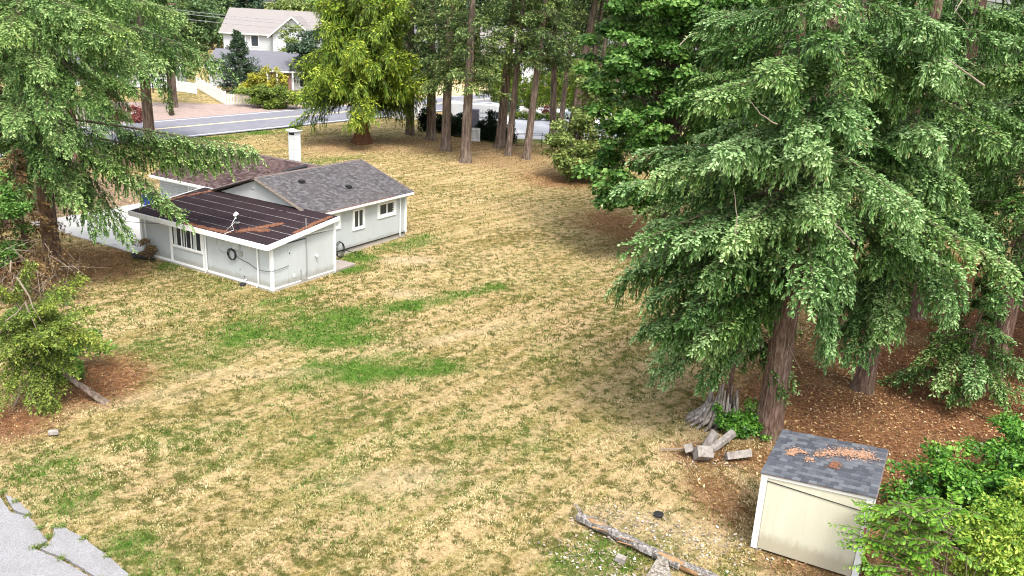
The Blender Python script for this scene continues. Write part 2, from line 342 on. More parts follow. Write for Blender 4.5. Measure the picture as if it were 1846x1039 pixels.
M['black'] = simple('black_rubber', (.02, .02, .022), .6, .1, 5, bmp=0)
M['cable'] = simple('dark_cable', (.05, .05, .05), .6, .1, 5, bmp=0)
gl, t, p = newmat('window_glass'); p.inputs['Base Color'].default_value = (.035, .045, .05, 1); p.inputs['Roughness'].default_value = .08; p.inputs['Specular IOR Level'].default_value = .8
M['glass'] = gl
M['curtain'] = simple('pale_curtain', (.5, .55, .53), .8, .2, 8, stretch=(6, 6, .4), bmp=0)
def shingle_mat(name, a, b_, c_, moss=None):
    mt, t, p = newmat(name); v = coord(t); r_ = attr(t, 'rnd')
    col = ramp(t, r_, [(0, a), (.5, b_), (1, c_)])
    col = mix(t, .45, col, mix(t, noise(t, v, 45, 3), (.03, .03, .03, 1), (.5, .48, .46, 1)), 'OVERLAY')
    if moss: col = mix(t, ramp(t, noise(t, v, .55, 6, .7), [(.42, (0, 0, 0)), (.7, (.7,)*3)]), col, moss)
    t.links.new(col, p.inputs['Base Color']); p.inputs['Roughness'].default_value = .95; p.inputs['Specular IOR Level'].default_value = .1
    bump(t, p, noise(t, v, 60, 3), .4, .01); return mt
M['shingle'] = shingle_mat('grey_shingle', (.085, .080, .088), (.125, .120, .130), (.21, .205, .22), (.115, .10, .098, 1))
M['shingle_brown'] = shingle_mat('brown_shingle', (.060, .040, .040), (.115, .080, .082), (.22, .165, .17), (.13, .085, .075, 1))
M['shingle_shed'] = shingle_mat('slate_shingle', (.050, .055, .068), (.085, .092, .11), (.135, .145, .165))
M['ridge'] = simple('ridge_cap', (.16, .13, .12), .95, .25, 6)
roll, t, p = newmat('roll_roofing'); v = coord(t)
c = mix(t, noise(t, v, 1.2, 5), (.020, .013, .015, 1), (.040, .028, .032, 1)); c = mix(t, ramp(t, noise(t, mapping(t, v, (.4, 1.6, 1)), 2.5, 6, .8), [(.62, (0, 0, 0)), (.72, (.5,)*3)]), c, (.20, .19, .19, 1))
t.links.new(c, p.inputs['Base Color']); p.inputs['Roughness'].default_value = .95; p.inputs['Specular IOR Level'].default_value = .08; M['roll'] = roll
M['seam'] = simple('dusty_seam', (.21, .185, .18), .9, .35, 9)
M['rust_litter'] = simple('rust_needle_litter', (.22, .10, .06), 1., .35, 9)
M['tan_litter'] = simple('tan_needle_litter', (.40, .235, .15), 1., .3, 9)
M['red_edge'] = simple('red_brown_drip_edge', (.22, .10, .07), .8, .3, 6)

house = empty('house', tuple(hA), R(59), 'single-storey grey house with a flat-roofed annex, gabled shingle roofs and white trim', 'house')
BH = 1.98   # underside of the annex eaves at the front
# annex: x 0..4, y 0..9, roof rising from x=0 to x=4
def roofz(x): return 2.20+(x+.4)*.115
ann = MB()
def prism(mb, x0, x1, y0, y1, z0, zf0, zf1):
    V = [(x0, y0, z0), (x1, y0, z0), (x1, y1, z0), (x0, y1, z0), (x0, y0, zf0), (x1, y0, zf1), (x1, y1, zf1), (x0, y1, zf0)]
    return mb.add(V, [(3, 2, 1, 0), (4, 5, 6, 7), (0, 1, 5, 4), (1, 2, 6, 5), (2, 3, 7, 6), (3, 0, 4, 7)])
prism(ann, 0, 3.98, 0, 8.95, .0, roofz(0)-.08, roofz(3.98)-.08)
wall_a = ann.build('annex_wall', M['siding'], house)
MB().box(-.03, 4.0, -.03, 8.98, -.15, .07).build('foundation', M['foundation'], house)
MB().box(-.045, -.005, .1, 8.9, .04, .13).build('base_trim', M['trim'], house)
MB().box(.1, 3.9, -.04, -.005, .05, .10).build('base_trim', M['trim'], house)
for (a, b_, c_, d_, zt) in ((-.04, .09, -.04, .09, 2.13), (3.9, 4.03, -.04, .09, 2.60), (-.04, .06, 8.86, 8.99, 2.13), (-.035, 0.0, 8.55, 8.62, 2.13)):
    MB().box(a, b_, c_, d_, .0, zt).build('corner_trim', M['trim'], house)
for yy in (6.66, 4.36): MB().box(-.04, -.002, yy, yy+.13, .13, 2.11).build('batten', M['trim'], house)
# annex roof: strips of roll roofing lapped over each other, each with its dusty lap edge
n_s = 6; X0, X1 = -.42, 4.02; wst = (X1-X0)/n_s
for i in range(n_s):
    a, b_ = X0+i*wst, X0+(i+1)*wst+.06; q = MB()
    q.slab([(a, -.22, roofz(a)+.012), (b_, -.22, roofz(b_)+.002), (b_, 9.15, roofz(b_)+.002), (a, 9.15, roofz(a)+.012)], .03)
    q.build('roofing_strip', M['roll'], house)
    if i:
        q = MB(); yy = -.2; rr = random.Random(i)
        while yy < 9.1:
            y2 = min(9.1, yy+rr.uniform(.3, 1.6)); w_ = rr.uniform(.018, .045)
            q.add([(a-w_*.3, yy, roofz(a)+.016), (a+w_, yy, roofz(a)+.018), (a+w_, y2, roofz(a)+.018), (a-w_*.3, y2, roofz(a)+.016)], [(0, 1, 2, 3)]); yy = y2+(.0 if rr.random() < .88 else .2)
        q.build('lap_seam', M['seam'], house)
q = MB(); q.slab([(-.38, -.18, roofz(-.38)-.03), (4., -.18, roofz(4.)-.03), (4., 9.1, roofz(4.)-.03), (-.38, 9.1, roofz(-.38)-.03)], .10); q.build('roof_deck', M['trim'], house)
q = MB(); q.box(-.47, -.425, -.27, 9.2, 1.98, 2.225); q.build('fascia', M['trim'], house, bevel=.006)
for yy0, yy1 in ((-.27, -.225), (9.155, 9.2)):
    q = MB(); q.slab([(-.425, yy0, roofz(-.425)+.025), (4.05, yy0, roofz(4.05)+.025), (4.05, yy0, roofz(4.05)-.17), (-.425, yy0, roofz(-.425)-.22)], .045, dirv=(0, 1, 0)); q.build('fascia', M['trim'], house)
# side of the annex: door leaf, long seam strip, vent, pipes
q = MB(); q.box(.95, 2.02, -.022, -.002, .12, 1.98); dr = q.build('door', M['siding'], house, bevel=.004)
MB().box(1.02, 1.06, -.05, -.022, 1.5, 1.56).build('handle', M['black'], dr)
q = MB(); q.box(.93, 2.05, -.035, -.002, 2.0, 2.03); q.build('drip_strip', M['black'], house)
q = MB(); q.slab([(2.12, -.02, 2.20), (3.9, -.02, 2.14), (3.9, -.02, 2.09), (2.12, -.02, 2.15)], .018, dirv=(0, 1, 0)); q.build('drip_strip', M['trim'], house)
q = MB(); q.box(2.12, 3.9, -.03, -.004, 2.09, 2.10); q.build('drip_strip', M['black'], house)
q = MB(); q.tube([(2.08, -.06, .1), (2.08, -.06, 2.95)], .022); q.tube([(2.08, -.06, .12), (1.72, -.06, .12), (1.70, -.06, .16), (1.70, -.06, .62)], .022); q.build('conduit', M['metal'], house)
q = MB(); q.tube([(2.7, -.005, 1.08), (2.7, -.09, 1.08), (2.7, -.13, 1.03)], [.045, .05, .06], 10); q.build('vent_hood', M['frame'], house)
q = MB(); q.box(1.25, 1.33, -.05, -.022, .35, .5); q.build('outlet_box', M['frame'], house)
# big front window with three pairs of sliding panes
def window(parent, axis, a0, a1, z0, z1, n_cols, off=0., fw_=.07, out=-1, blind=()):
    # axis 'y': window lies on plane x=off and runs along y; axis 'x': on plane y=off and runs along x
    def bx(mb, u0, u1, w0, w1, d0, d1):
        d0, d1 = sorted((off+out*d0, off+out*d1))
        return mb.box(d0, d1, u0, u1, w0, w1) if axis == 'y' else mb.box(u0, u1, d0, d1, w0, w1)
    q = MB(); bx(q, a0-fw_, a1+fw_, z1, z1+fw_, -.02, .05); bx(q, a0-fw_, a1+fw_, z0-fw_, z0, -.02, .05); bx(q, a0-fw_, a0, z0, z1, -.02, .05); bx(q, a1, a1+fw_, z0, z1, -.02, .05)
    wn = q.build('window', M['trim'], parent, bevel=.004)
    wd = (a1-a0)/n_cols
    for k in range(n_cols):
        u0 = a0+k*wd
        q = MB(); bx(q, u0, u0+.035, z0, z1, .0, .035); bx(q, u0+wd-.035, u0+wd, z0, z1, .0, .035); bx(q, u0+.035, u0+wd-.035, z0, z0+.04, .0, .035); bx(q, u0+.035, u0+wd-.035, z1-.04, z1, .0, .035); q.build('frame', M['frame'], wn)
        q = MB(); bx(q, u0+.035, u0+wd-.035, z0+.04, z1-.04, .012, .018); q.build('pane', M['curtain'] if k in blind else M['glass'], wn)
    return wn
fwn = window(house, 'y', 4.56, 6.62, .92, 1.90, 3, off=-.004, fw_=.08)
for k in range(3):
    y0 = 4.56+k*(2.06/3); q = MB(); q.box(-.034, -.018, y0+.335, y0+.36, .96, 1.86); q.build('glazing_bar', M['frame'], fwn)
    q = MB(); q.box(-.026, -.023, y0+.37+.10*(k % 2), y0+.56, .97, 1.85); q.build('curtain', M['curtain'], fwn)
# front wall services
def dspout(x, y, z0, z1, ox=-.05, nm='downspout', kick=(-.12, 0)):
    q = MB(); q.tube([(x, y, z1), (x, y, z0+.12), (x+kick[0], y+kick[1], z0)], .035, 8); q.build(nm, M['trim'], house)
dspout(-.09, 4.18, .05, 2.0); dspout(-.09, .78, .05, 2.02); dspout(-.10, 8.5, .05, 2.0)
q = MB(); q.tube([(-.09, .78, 2.0), (-.09, 1.1, 2.03), (-.09, 1.9, 2.06)], .018, 6); q.build('conduit', M['trim'], house)
q = MB(); q.box(-.16, -.004, 1.92, 2.32, 1.55, 1.93); q.build('meter_box', M['siding'], house, bevel=.01)
q = MB(); q.tube([(-.004, 2.42, 1.83), (-.1, 2.42, 1.83)], [.07, .075], 12); q.build('meter', M['frame'], house)
q = MB(); q.box(-.08, -.004, 1.80, 1.95, 1.28, 1.48); q.tube([(-.05, 2.05, 1.55), (-.05, 2.05, 1.3), (-.05, 1.95, 1.22), (-.05, 1.85, 1.3)], .012, 6); q.build('junction_box', M['metal'], house)
q = MB(); rr = random.Random(4)
for k in range(7):
    cy_, cz_, ra = 2.43+rr.uniform(-.02, .02), 1.25+rr.uniform(-.02, .02), .245+rr.uniform(-.03, .03)
    q.tube([(-.05-.012*k, cy_+ra*math.cos(a), cz_+ra*math.sin(a)) for a in np.linspace(0, 2*math.pi, 25)], .011, 5, cap=False)
coil = q.build('cable_coil', M['black'], house)
def wire(name, pts, r_=.010, mat='cable', parent=None, sag=0.):
    out = []
    for i in range(len(pts)-1):
        a, b_ = Vector(pts[i]), Vector(pts[i+1])
        for k in range(6): q_ = a.lerp(b_, k/6); q_.z -= sag*4*(k/6)*(1-k/6); out.append(q_)
    out.append(Vector(pts[-1])); mb = MB(); mb.tube(out, r_, 5); return mb.build(name, M[mat], parent)
wire('loose_cable', [(-.03, 2.2, 1.2), (-.03, 1.4, 1.02), (-.05, .78, .86), (-.06, 0.0, .92), (0.02, -.06, .94), (.95, -.05, .98)], .012, 'cable', house, .03)
wire('loose_cable', [(-.03, 3.35, 1.95), (-.03, 3.5, 1.55), (-.03, 3.3, 1.25), (-.03, 3.0, 1.2), (-.03, 2.8, 1.3)], .008, 'metal', house)
wire('loose_cable', [(-.03, 2.5, 1.05), (-.03, 2.3, .93), (-.03, 2.1, 1.0), (-.03, 2.15, 1.2)], .008, 'metal', house)
wire('loose_cable', [(-.03, 3.05, 1.93), (-.03, 3.05, 1.72)], .008, 'cable', house)
for b4 in ((2.0, 2.03, .6, .63), (1.72, 1.77, .3, .34)): MB().box(-.03, -.004, *b4).build('outlet_box', M['black'], house)
q = MB(); q.tube([(-.25, 1.62, .0), (-.25, 1.62, .06), (-.25, 1.62, .12)], [.16, .15, .05], 12); q.tube([(-.02, 1.62, .22), (-.12, 1.62, .2)], .03, 8, mi=1); q.build('drain_cover', [M['black'], M['frame']], house)
# service mast on the annex roof
q = MB(); q.tube([(.25, 2.35, roofz(.25)), (.25, 2.35, 2.95), (.3, 2.35, 3.02), (.2, 2.32, 3.06), (.1, 2.3, 2.98)], .035, 8); mast = q.build('service_mast', M['black'], house)
q = MB(); q.tube([(.12, 2.3, 2.9), (.08, 2.3, 3.02), (.2, 2.33, 3.1), (.32, 2.36, 3.04)], [.05, .08, .085, .05], 10); q.build('weatherhead', M['frame'], mast)
MB().box(.17, .33, 2.27, 2.43, 2.65, 2.7).build('bracket', M['metal'], mast)
q = MB(); q.tube([(.05, 2.3, 2.72), (-.05, 2.5, 2.5), (.0, 2.75, 2.34)], .012, 5); q.tube([(.1, 2.28, 2.95), (-.15, 2.25, 2.7), (-.1, 2.2, 2.42), (-.46, 2.4, 2.28), (-.05, 2.4, 1.95)], .010, 5); q.build('lead_wire', M['frame'], mast)

# pitched shingle roofs
def sh_field(P0, U, V_, wu, wv, clip=None, name='shingles', mat='shingle', tab=.30, rowh=.145, parent=None, seed=1, th_=.008):
    # P0 eave corner, U unit vector along the eave, V_ unit vector up the slope
    P0, U, V_ = Vector(P0), Vector(U).normalized(), Vector(V_).normalized(); Nn = U.cross(V_).normalized()
    if Nn.z < 0: Nn = -Nn
    rr = np.random.default_rng(seed); VV = []; FF = []; RND = []
    rows = int(round(wv/rowh)); rh = wv/rows
    for j in range(rows):
        x_ = -tab*rr.uniform(.1, .9)
        while x_ < wu:
            x2 = x_+tab*rr.uniform(.85, 1.15); a, b_ = max(0, x_+.006), min(wu, x2-.006); x_ = x2
            if b_-a < .03: continue
            v0, v1 = j*rh-rr.uniform(0, .012), (j+1)*rh+.03
            if clip and not clip((a+b_)/2, (v0+v1)/2): continue
            base = len(VV); l0 = th_*rr.uniform(1.1, 2.4)
            for (uu, vv_, hh) in ((a, v0, l0), (b_, v0, l0), (b_, v1, .003), (a, v1, .003), (a, v0, -.002), (b_, v0, -.002)):
                q_ = P0+U*uu+V_*vv_+Nn*hh; VV.append((q_.x, q_.y, q_.z))
            FF += [(base, base+1, base+2, base+3), (base+4, base+5, base+1, base), (base+4, base, base+3, base+3), (base+1, base+5, base+2, base+2)][:2]
            r1 = rr.random()
            RND += [r1]*6
    o = np_mesh(name, VV, FF, M[mat], parent, attrs=dict(rnd=RND)); o['kind'] = 'stuff'; return o
# main block x 4..11.55, y 1.75..8.65 ; ridge along x at y=5.25
RX0, RX1, RYr, RYe, RZr, RZe = 3.85, 11.80, 5.22, 1.42, 3.80, 2.50
gm_ = MB(); gm_.box(4.0, 11.55, 1.75, 8.65, .22, 2.40); gm_.build('main_wall', M['siding'], house)
MB().box(4.02, 11.53, 1.77, 8.63, -.15, .22).build('foundation', M['foundation'], house)
MB().box(4.04, 11.57, 1.715, 1.752, .20, .245).build('drip_strip', M['black'], house)
M['gablewall'] = simple('pale_gable_board', (.52, .54, .54), .8, .04, 2)
for xx in (4.0, 11.51):
    q = MB(); q.slab([(xx, 1.75, 2.40), (xx, 8.65, 2.40), (xx, 5.22, 3.66)], .04, dirv=(1, 0, 0)); q.build('gable', M['gablewall'], house)
q = MB(); q.box(3.975, 3.998, 5.35, 5.55, 3.18, 3.2); q.build('gable_vent', M['seam'], house)
for a, b_ in ((11.45, 11.59),):
    q = MB(); q.box(a, b_, 1.70, 1.80, .18, 2.42); q.build('corner_trim', M['trim'], house)
q = MB(); q.box(4.0, 11.6, 1.71, 1.748, 2.20, 2.42); q.build('frieze', M['trim'], house)
slope = math.atan2(RZr-RZe, RYr-RYe); sl = math.hypot(RZr-RZe, RYr-RYe)
for sgn, ye in ((1, RYe), (-1, 2*RYr-RYe)):
    q = MB(); q.slab([(RX0, ye, RZe), (RX1, ye, RZe), (RX1, RYr, RZr), (RX0, RYr, RZr)][::sgn], .09); q.build('roof_deck', M['ridge'], house)
    sh_field((RX0, ye, RZe+.004), (1, 0, 0), (0, sgn*math.cos(slope), math.sin(slope)), RX1-RX0, sl, None, 'shingles', 'shingle', .17, .125, house, 5+sgn)
# ridge caps and rake tiles one by one
def caps(P, Q, name, step, hw, mat, tilt_dirs, parent):
    P, Q = Vector(P), Vector(Q); n_ = int((Q-P).length/step); d = (Q-P).normalized(); me0 = None
    a, b_ = [Vector(z_) for z_ in tilt_dirs]
    for k in range(n_):
        q_ = P+d*(k*step)
        if me0 is None:
            mb = MB(); l0, l1 = Vector((0, 0, .028)), Vector((0, 0, .012)); e = d*(step+.03)
            pts = [l0+a*hw, l0+Vector((0, 0, .012)), l0+b_*hw, e+l1+b_*hw, e+l1, e+l1+a*hw]
            mb.add([tuple(v_) for v_ in pts]+[tuple(v_-Vector((0, 0, .03))) for v_ in pts], [(0, 1, 4, 5), (1, 2, 3, 4), (6, 7, 1, 0), (7, 8, 2, 1), (0, 5, 11, 6), (2, 8, 9, 3)])
            o = mb.build(name, M[mat], parent); me0 = o.data
        else:
            o = bpy.data.objects.new(name, me0); C.objects.link(o); o.parent = parent
        o.location = q_+Vector((0, 0, random.uniform(0, .01)))
caps((RX0, RYr, RZr), (RX1, RYr, RZr), 'ridge_tile', .30, .13, 'ridge', ((0, -math.cos(slope), -math.sin(slope)), (0, math.cos(slope), -math.sin(slope))), house)
M['rake'] = simple('mossy_rake_tile', (.15, .125, .10), .95, .3, 5)
for sgn, ye in ((1, RYe), (-1, 2*RYr-RYe)):
    caps((RX0-.02, ye, RZe+.01), (RX0-.02, RYr, RZr+.01), 'rake_tile', .24, .08, 'rake' if sgn > 0 else 'ridge', ((1, 0, 0), (-1, 0, -.4)), house)
caps((RX1, RYe, RZe+.005), (RX1, RYr, RZr), 'rake_tile', .3, .07, 'ridge', ((-1, 0, 0), (1, 0, -.3)), house)
q = MB(); q.box(RX0+.9, RX1, RYe-.05, RYe-.01, 2.36, 2.475); q.build('gutter', M['trim'], house)
q = MB(); q.box(RX0+.9, RX1-1.6, RYe-.04, RYe+.03, 2.478, 2.505); q.build('drip_edge', M['red_edge'], house)
for xx, yy in ((6.0, 4.1), (8.2, 2.9)):
    zz = RZe+(yy-RYe)*math.tan(slope); q = MB(); q.box(xx-.13, xx+.13, yy-.13, yy+.13, zz-.06, zz+.13); q.tube([(xx, yy, zz+.1), (xx, yy, zz+.18)], [.15, .1], 10); q.build('roof_vent', M['black'], house)
# side windows
window(house, 'x', 4.55, 6.15, 1.52, 2.12, 2, off=1.75, fw_=.13, blind=(1,))
window(house, 'x', 7.30, 7.98, 1.20, 2.12, 2, off=1.75, fw_=.13)
window(house, 'x', 9.30, 10.50, 1.52, 2.12, 2, off=1.75, fw_=.17)
q = MB(); q.tube([(10.95, 1.68, 2.35), (10.95, 1.66, 2.2), (10.95, 1.66, .1)], .035, 8); q.build('downspout', M['trim'], house)
for k in range(4): MB().box(10.33+.0*k, 10.47, 1.70, 1.71, 1.62+.12*k, 1.64+.12*k).build('blind_slat', M['frame'], house)
# left wing: ridge along y at x=8.6, y 8.65..15.6
WX, WZ, WE, WEz, WY0, WY1 = 8.6, 3.80, 5.05, 2.42, 5.3, 14.95
q = MB(); q.box(5.45, 11.7, 8.66, 14.7, .2, 2.36); q.build('wing_wall', M['siding'], house)
MB().box(5.47, 11.68, 8.68, 14.68, -.15, .2).build('foundation', M['foundation'], house)
q = MB(); q.slab([(5.45, 14.7, 2.36), (11.7, 14.7, 2.36), (8.6, 14.7, 3.66)], .04, dirv=(0, -1, 0)); q.build('gable', M['gablewall'], house)
ws = math.atan2(WZ-WEz, WX-WE); wl = math.hypot(WZ-WEz, WX-WE)
for sgn, xe in ((1, WE), (-1, 2*WX-WE)):
    y0_ = 8.4 if sgn > 0 else 8.4
    # valley: the wing's roof dies into the main roof
    pts = [(xe, y0_, WEz), (xe, WY1, WEz), (WX, WY1, WZ), (WX, RYr, WZ)]
    q = MB(); q.slab(pts[::-sgn], .09); q.build('roof_deck', M['ridge'], house)
    sh_field((xe, RYr, WEz+.006), (0, 1, 0), (sgn*math.cos(ws), 0, math.sin(ws)), WY1-RYr, wl, lambda u_, v_: u_ > (8.3-RYr)*(1-v_/wl), 'shingles', 'shingle_brown', .20, .13, house, 15+sgn)
caps((WX, RYr+.2, WZ), (WX, WY1, WZ), 'ridge_tile', .3, .12, 'ridge', ((-math.cos(ws), 0, -math.sin(ws)), (math.cos(ws), 0, -math.sin(ws))), house)
q = MB(); q.box(WE-.10, WE-.02, 8.7, WY1, 2.30, 2.43); q.build('gutter', M['trim'], house)
q = MB(); q.box(5.40, 5.448, 8.7, 14.7, 2.1, 2.34); q.build('frieze', M['trim'], house)
window(house, 'y', 9.9, 11.95, 1.45, 2.04, 2, off=5.45, fw_=.08)
q = MB(); q.box(5.40, 5.449, 12.1, 12.25, .2, 2.3); q.build('batten', M['trim'], house)
for k in range(14): MB().box(5.425, 5.449, 12.27, 14.68, .25+k*.14, .378+k*.14).build('lap_board', M['siding'], house)
# half hidden low dark roof vent ridge behind the main ridge
q = MB(); q.slab([(6.6, 6.0, 3.62), (8.1, 5.75, 3.80), (8.1, 5.95, 3.86), (6.7, 6.2, 3.66)], .12); q.build('flashing', M['black'], house)
# chimney
M['chimwhite'] = simple('whitewashed_block', (.68, .70, .70), .9, .07, 3, dirt=(.40, .41, .42, 1), dirt_amt=.7, dscale=1.5)
chim = empty('chimney'); chim.parent = house
CX, CY = 9.75, 8.35
for k in range(12):
    q = MB(); q.box(CX-.22, CX+.22, CY-.25, CY+.25, 2.6+k*.202, 2.6+k*.202+.195); q.build('block', M['chimwhite'], chim)
q = MB(); q.box(CX-.20, CX+.20, CY-.23, CY+.23, 2.6, 5.02); q.box(CX-.19, CX+.19, CY-.22, CY+.22, 5.02, 5.20); q.build('flue', M['black'], chim)
for sy in (-1, 1):
    q = MB(); q.box(CX-.22, CX+.22, CY+sy*.235-.02, CY+sy*.235+.02, 5.02, 5.20); q.build('pier', M['chimwhite'], chim)
    q = MB(); q.slab([(CX-.30, CY, 5.24), (CX+.30, CY, 5.24), (CX+.30, CY+sy*.36, 5.31), (CX-.30, CY+sy*.36, 5.31)][::sy], .07); q.build('cap', M['chimwhite'], chim)
# concrete step in the nook and the hose
q = MB(); q.slab([HW(4.05, 1.6, .04), HW(4.05, -.05, .04), HW(5.5, .05, .04), HW(5.45, 1.05, .04), HW(4.9, 1.6, .04)], .15)
tag(q.build('concrete_step', simple('stained_concrete', (.30, .26, .23), .95, .15, 3)), 'small concrete slab on the grass in the nook beside the annex', 'slab')
hose = MB(); 
for k in range(3):
    hose.tube([HW(5.9+.28*math.cos(a)+.03*k, 1.5-.03*k, .42+.40*math.sin(a)-.03*k) for a in np.linspace(0, 2*math.pi, 19)], .018, 5, cap=False)
hose.tube([HW(6.15, 1.45, .35), HW(6.5, 1.3, .2), HW(6.9, 1.3, .03), HW(6.6, 1.0, .03)], .018, 5)
tag(hose.build('garden_hose', M['black']), 'dark garden hose coiled against the side wall near the slab', 'hose')

# needle drifts lying on roofs: thousands of tiny needles, one heap each
def drift(name, paths, plane, n_, label, spread=.12, mat='rust_litter', ln=.07):
    rr = np.random.default_rng(len(label)); VV = []; 
    seg = [(Vector(a), Vector(b_)) for P_ in paths for a, b_ in zip(P_[:-1], P_[1:])]; tot = sum((b_-a).length for a, b_ in seg)
    pts = []
    for a, b_ in seg:
        m_ = int(n_*(b_-a).length/tot); t_ = rr.random(m_)[:, None]
        pts.append(np.array(a)[None, :]*(1-t_)+np.array(b_)[None, :]*t_+rr.normal(0, 1, (m_, 2))*spread*(.35+.65*np.abs(np.sin(t_*7+a.x*5))))
    P_ = np.concatenate(pts); an = rr.random(len(P_))*6.28; l_ = ln*rr.uniform(.5, 1.3, len(P_)); w_ = .016
    dx, dy = np.cos(an), np.sin(an); V3 = []
    for su, sv in ((-1, -1), (1, -1), (1, 1), (-1, 1)):
        xx = P_[:, 0]+dx*l_*su/2-dy*w_*sv/2; yy = P_[:, 1]+dy*l_*su/2+dx*w_*sv/2
        V3.append(np.stack([xx, yy, plane(xx, yy)+.012+rr.random(len(P_))*.02*(1 if su > 0 else .6)], 1))
    V_ = np.stack(V3, 1).reshape(-1, 3); F_ = np.arange(len(V_)).reshape(-1, 4)
    o = np_mesh(name, V_, F_, M[mat]); tag(o, label, 'needles', kind='stuff'); return o
pl_ann = lambda x, y: roofz(x)+.015
D_ = [drift('needle_drift', [[(.15, 2.2), (1.1, 1.75), (1.9, 1.35)], [(.4, 2.3), (.9, 1.2)]], pl_ann, 2600, 'rust-brown needles drifted behind the service mast on the annex roof'),
      drift('needle_drift', [[(-.15, 2.4), (-.25, 3.6), (-.3, 5.2)]], pl_ann, 1800, 'rust-brown needles along the front edge of the annex roof', .09),
      drift('needle_drift', [[(3.9, 8.2), (2.2, 8.85), (1.0, 8.9)]], pl_ann, 1600, 'rust-brown needles along the far left edge of the annex roof', .08),
      drift('needle_drift', [[(1.3, -.12), (2.6, -.02), (3.8, .05)], [(2.0, -.1), (3.0, .1)]], pl_ann, 2200, 'rust-brown needles along the right edge of the annex roof', .08)]
for o in D_: o.matrix_world = Matrix.Translation(hA) @ Matrix.Rotation(R(59), 4, 'Z')
def binobj(x, y, col, label, rz):
    b_ = empty('wheelie_bin', (x, y, .02), rz, label, 'bin')
    q = MB(); V = [(-.24, -.28, .1), (.24, -.28, .1), (.24, .28, .1), (-.24, .28, .1), (-.3, -.35, 1.0), (.3, -.35, 1.0), (.3, .35, 1.0), (-.3, .35, 1.0)]
    q.add(V, [(3, 2, 1, 0), (4, 5, 6, 7), (0, 1, 5, 4), (1, 2, 6, 5), (2, 3, 7, 6), (3, 0, 4, 7)]); q.build('bin_body', col, b_, bevel=.03)
    q = MB(); q.box(-.33, .33, -.40, .38, 1.0, 1.06); q.box(-.28, .28, .38, .43, .98, 1.02); q.build('lid', col, b_, bevel=.02)
    for s in (-1, 1): q = MB(); q.tube([(s*.27, .3, .11), (s*.34, .3, .11)], .11, 14); q.build('wheel', M['black'], b_)
    return b_
bb = binobj(*HW(5.5, 15.75)[:2], simple('blue_plastic', (.01, .04, .30), .4, .05, 3, bmp=0), 'blue wheeled bin standing at the left end of the driveway', R(150))
binobj(*HW(5.6, 14.95)[:2], simple('dark_plastic', (.03, .032, .035), .5, .05, 3, bmp=0), 'dark grey wheeled bin beside the blue bin', R(148))
for nm, (lx, ly) in zip(('mat',), ((-.6, 8.3),)):
    q = MB()
    for k in range(5): q.tube([HW(-.35-.1*k, 7.6+.22*k, .05), HW(-.5-.05*k, 8.1+.2*k, .12), HW(-.4, 8.6+.12*k, .06)], .05, 6)
    tag(q.build('brush_pile', M['black']), 'small dark heap of debris at the left foot of the annex wall', 'debris')

# ------------------------------------------------------------------ the shed
mt, t, p = newmat('cream_panel'); v = coord(t); sx = t.nodes.new('ShaderNodeSeparateXYZ'); t.links.new(v, sx.inputs[0])
c = mix(t, noise(t, mapping(t, v, (2.2, 2.2, .25)), 1.2, 5), (.50, .48, .36, 1), (.63, .61, .50, 1)); zz = math_n(t, 'ADD', sx.outputs[2], math_n(t, 'MULTIPLY', noise(t, mapping(t, v, (4, 4, 1)), 2, 6, .8), -.6))
c = mix(t, ramp(t, zz, [(0, (.6,)*3), (.25, (0, 0, 0))]), c, (.30, .25, .16, 1)); c = mix(t, ramp(t, noise(t, mapping(t, v, (5, 5, .35)), 1.5, 6, .7), [(.55, (0, 0, 0)), (.75, (.35,)*3)]), c, (.42, .40, .30, 1))
t.links.new(c, p.inputs['Base Color']); p.inputs['Roughness'].default_value = .7; M['cream'] = mt
SA = Vector((6.31, 18.65, 0)); SR = R(-27)
shed = empty('shed', tuple(SA), SR, 'small cream shed with white trim and a slate shingle roof strewn with needles', 'shed')
SW, SDp = 2.48, 2.55
def shz(x): return 2.10+x*.065
q = MB(); prism(q, .02, SW-.02, .02, SDp-.02, 0, shz(0)-.03, shz(SW)-.03); q.build('wall', M['cream'], shed)
q = MB(); q.slab([(.14, -.005, 0.02), (SW-.14, -.005, .02), (SW-.14, -.005, 1.80), (.14, -.005, 1.90)], .024, dirv=(0, 1, 0)); q.build('door', M['cream'], shed)
q = MB(); q.slab([(.08, -.012, 1.91), (SW-.1, -.012, 1.81), (SW-.1, -.012, shz(SW)-.12), (.08, -.012, shz(0)-.10)], .03, dirv=(0, 1, 0)); q.build('header_panel', M['cream'], shed)
q = MB(); q.slab([(.08, -.025, 1.895), (SW-.1, -.025, 1.80), (SW-.1, -.025, 1.815), (.08, -.025, 1.915)], .02, dirv=(0, 1, 0)); q.build('drip_strip', M['black'], shed)
for a, b_, c_, d_ in ((-.02, .12, -.03, .03), (SW-.12, SW+.02, -.03, .03), (SW-.02, SW+.035, .031, .15), (SW-.02, SW+.035, SDp-.12, SDp), (-.035, .019, .031, .15), (-.035, .019, SDp-.12, SDp)):
    q = MB(); q.box(a, b_, c_, d_, 0, shz(max(a, 0))-.04); q.build('corner_trim', M['trim'], shed)
q = MB(); q.slab([(-.03, -.04, shz(0)-.11), (SW+.03, -.04, shz(SW)-.11), (SW+.03, -.04, shz(SW)-.01), (-.03, -.04, shz(0)-.01)], .03, dirv=(0, 1, 0)); q.build('fascia', M['trim'], shed)
for xx, zz in ((SW+.036, shz(SW)),):
    q = MB(); q.slab([(xx, -.03, zz-.26), (xx, SDp, zz-.12), (xx, SDp, zz-.01), (xx, -.03, zz-.01)], .03, dirv=(1, 0, 0)); q.build('fascia', M['trim'], shed)
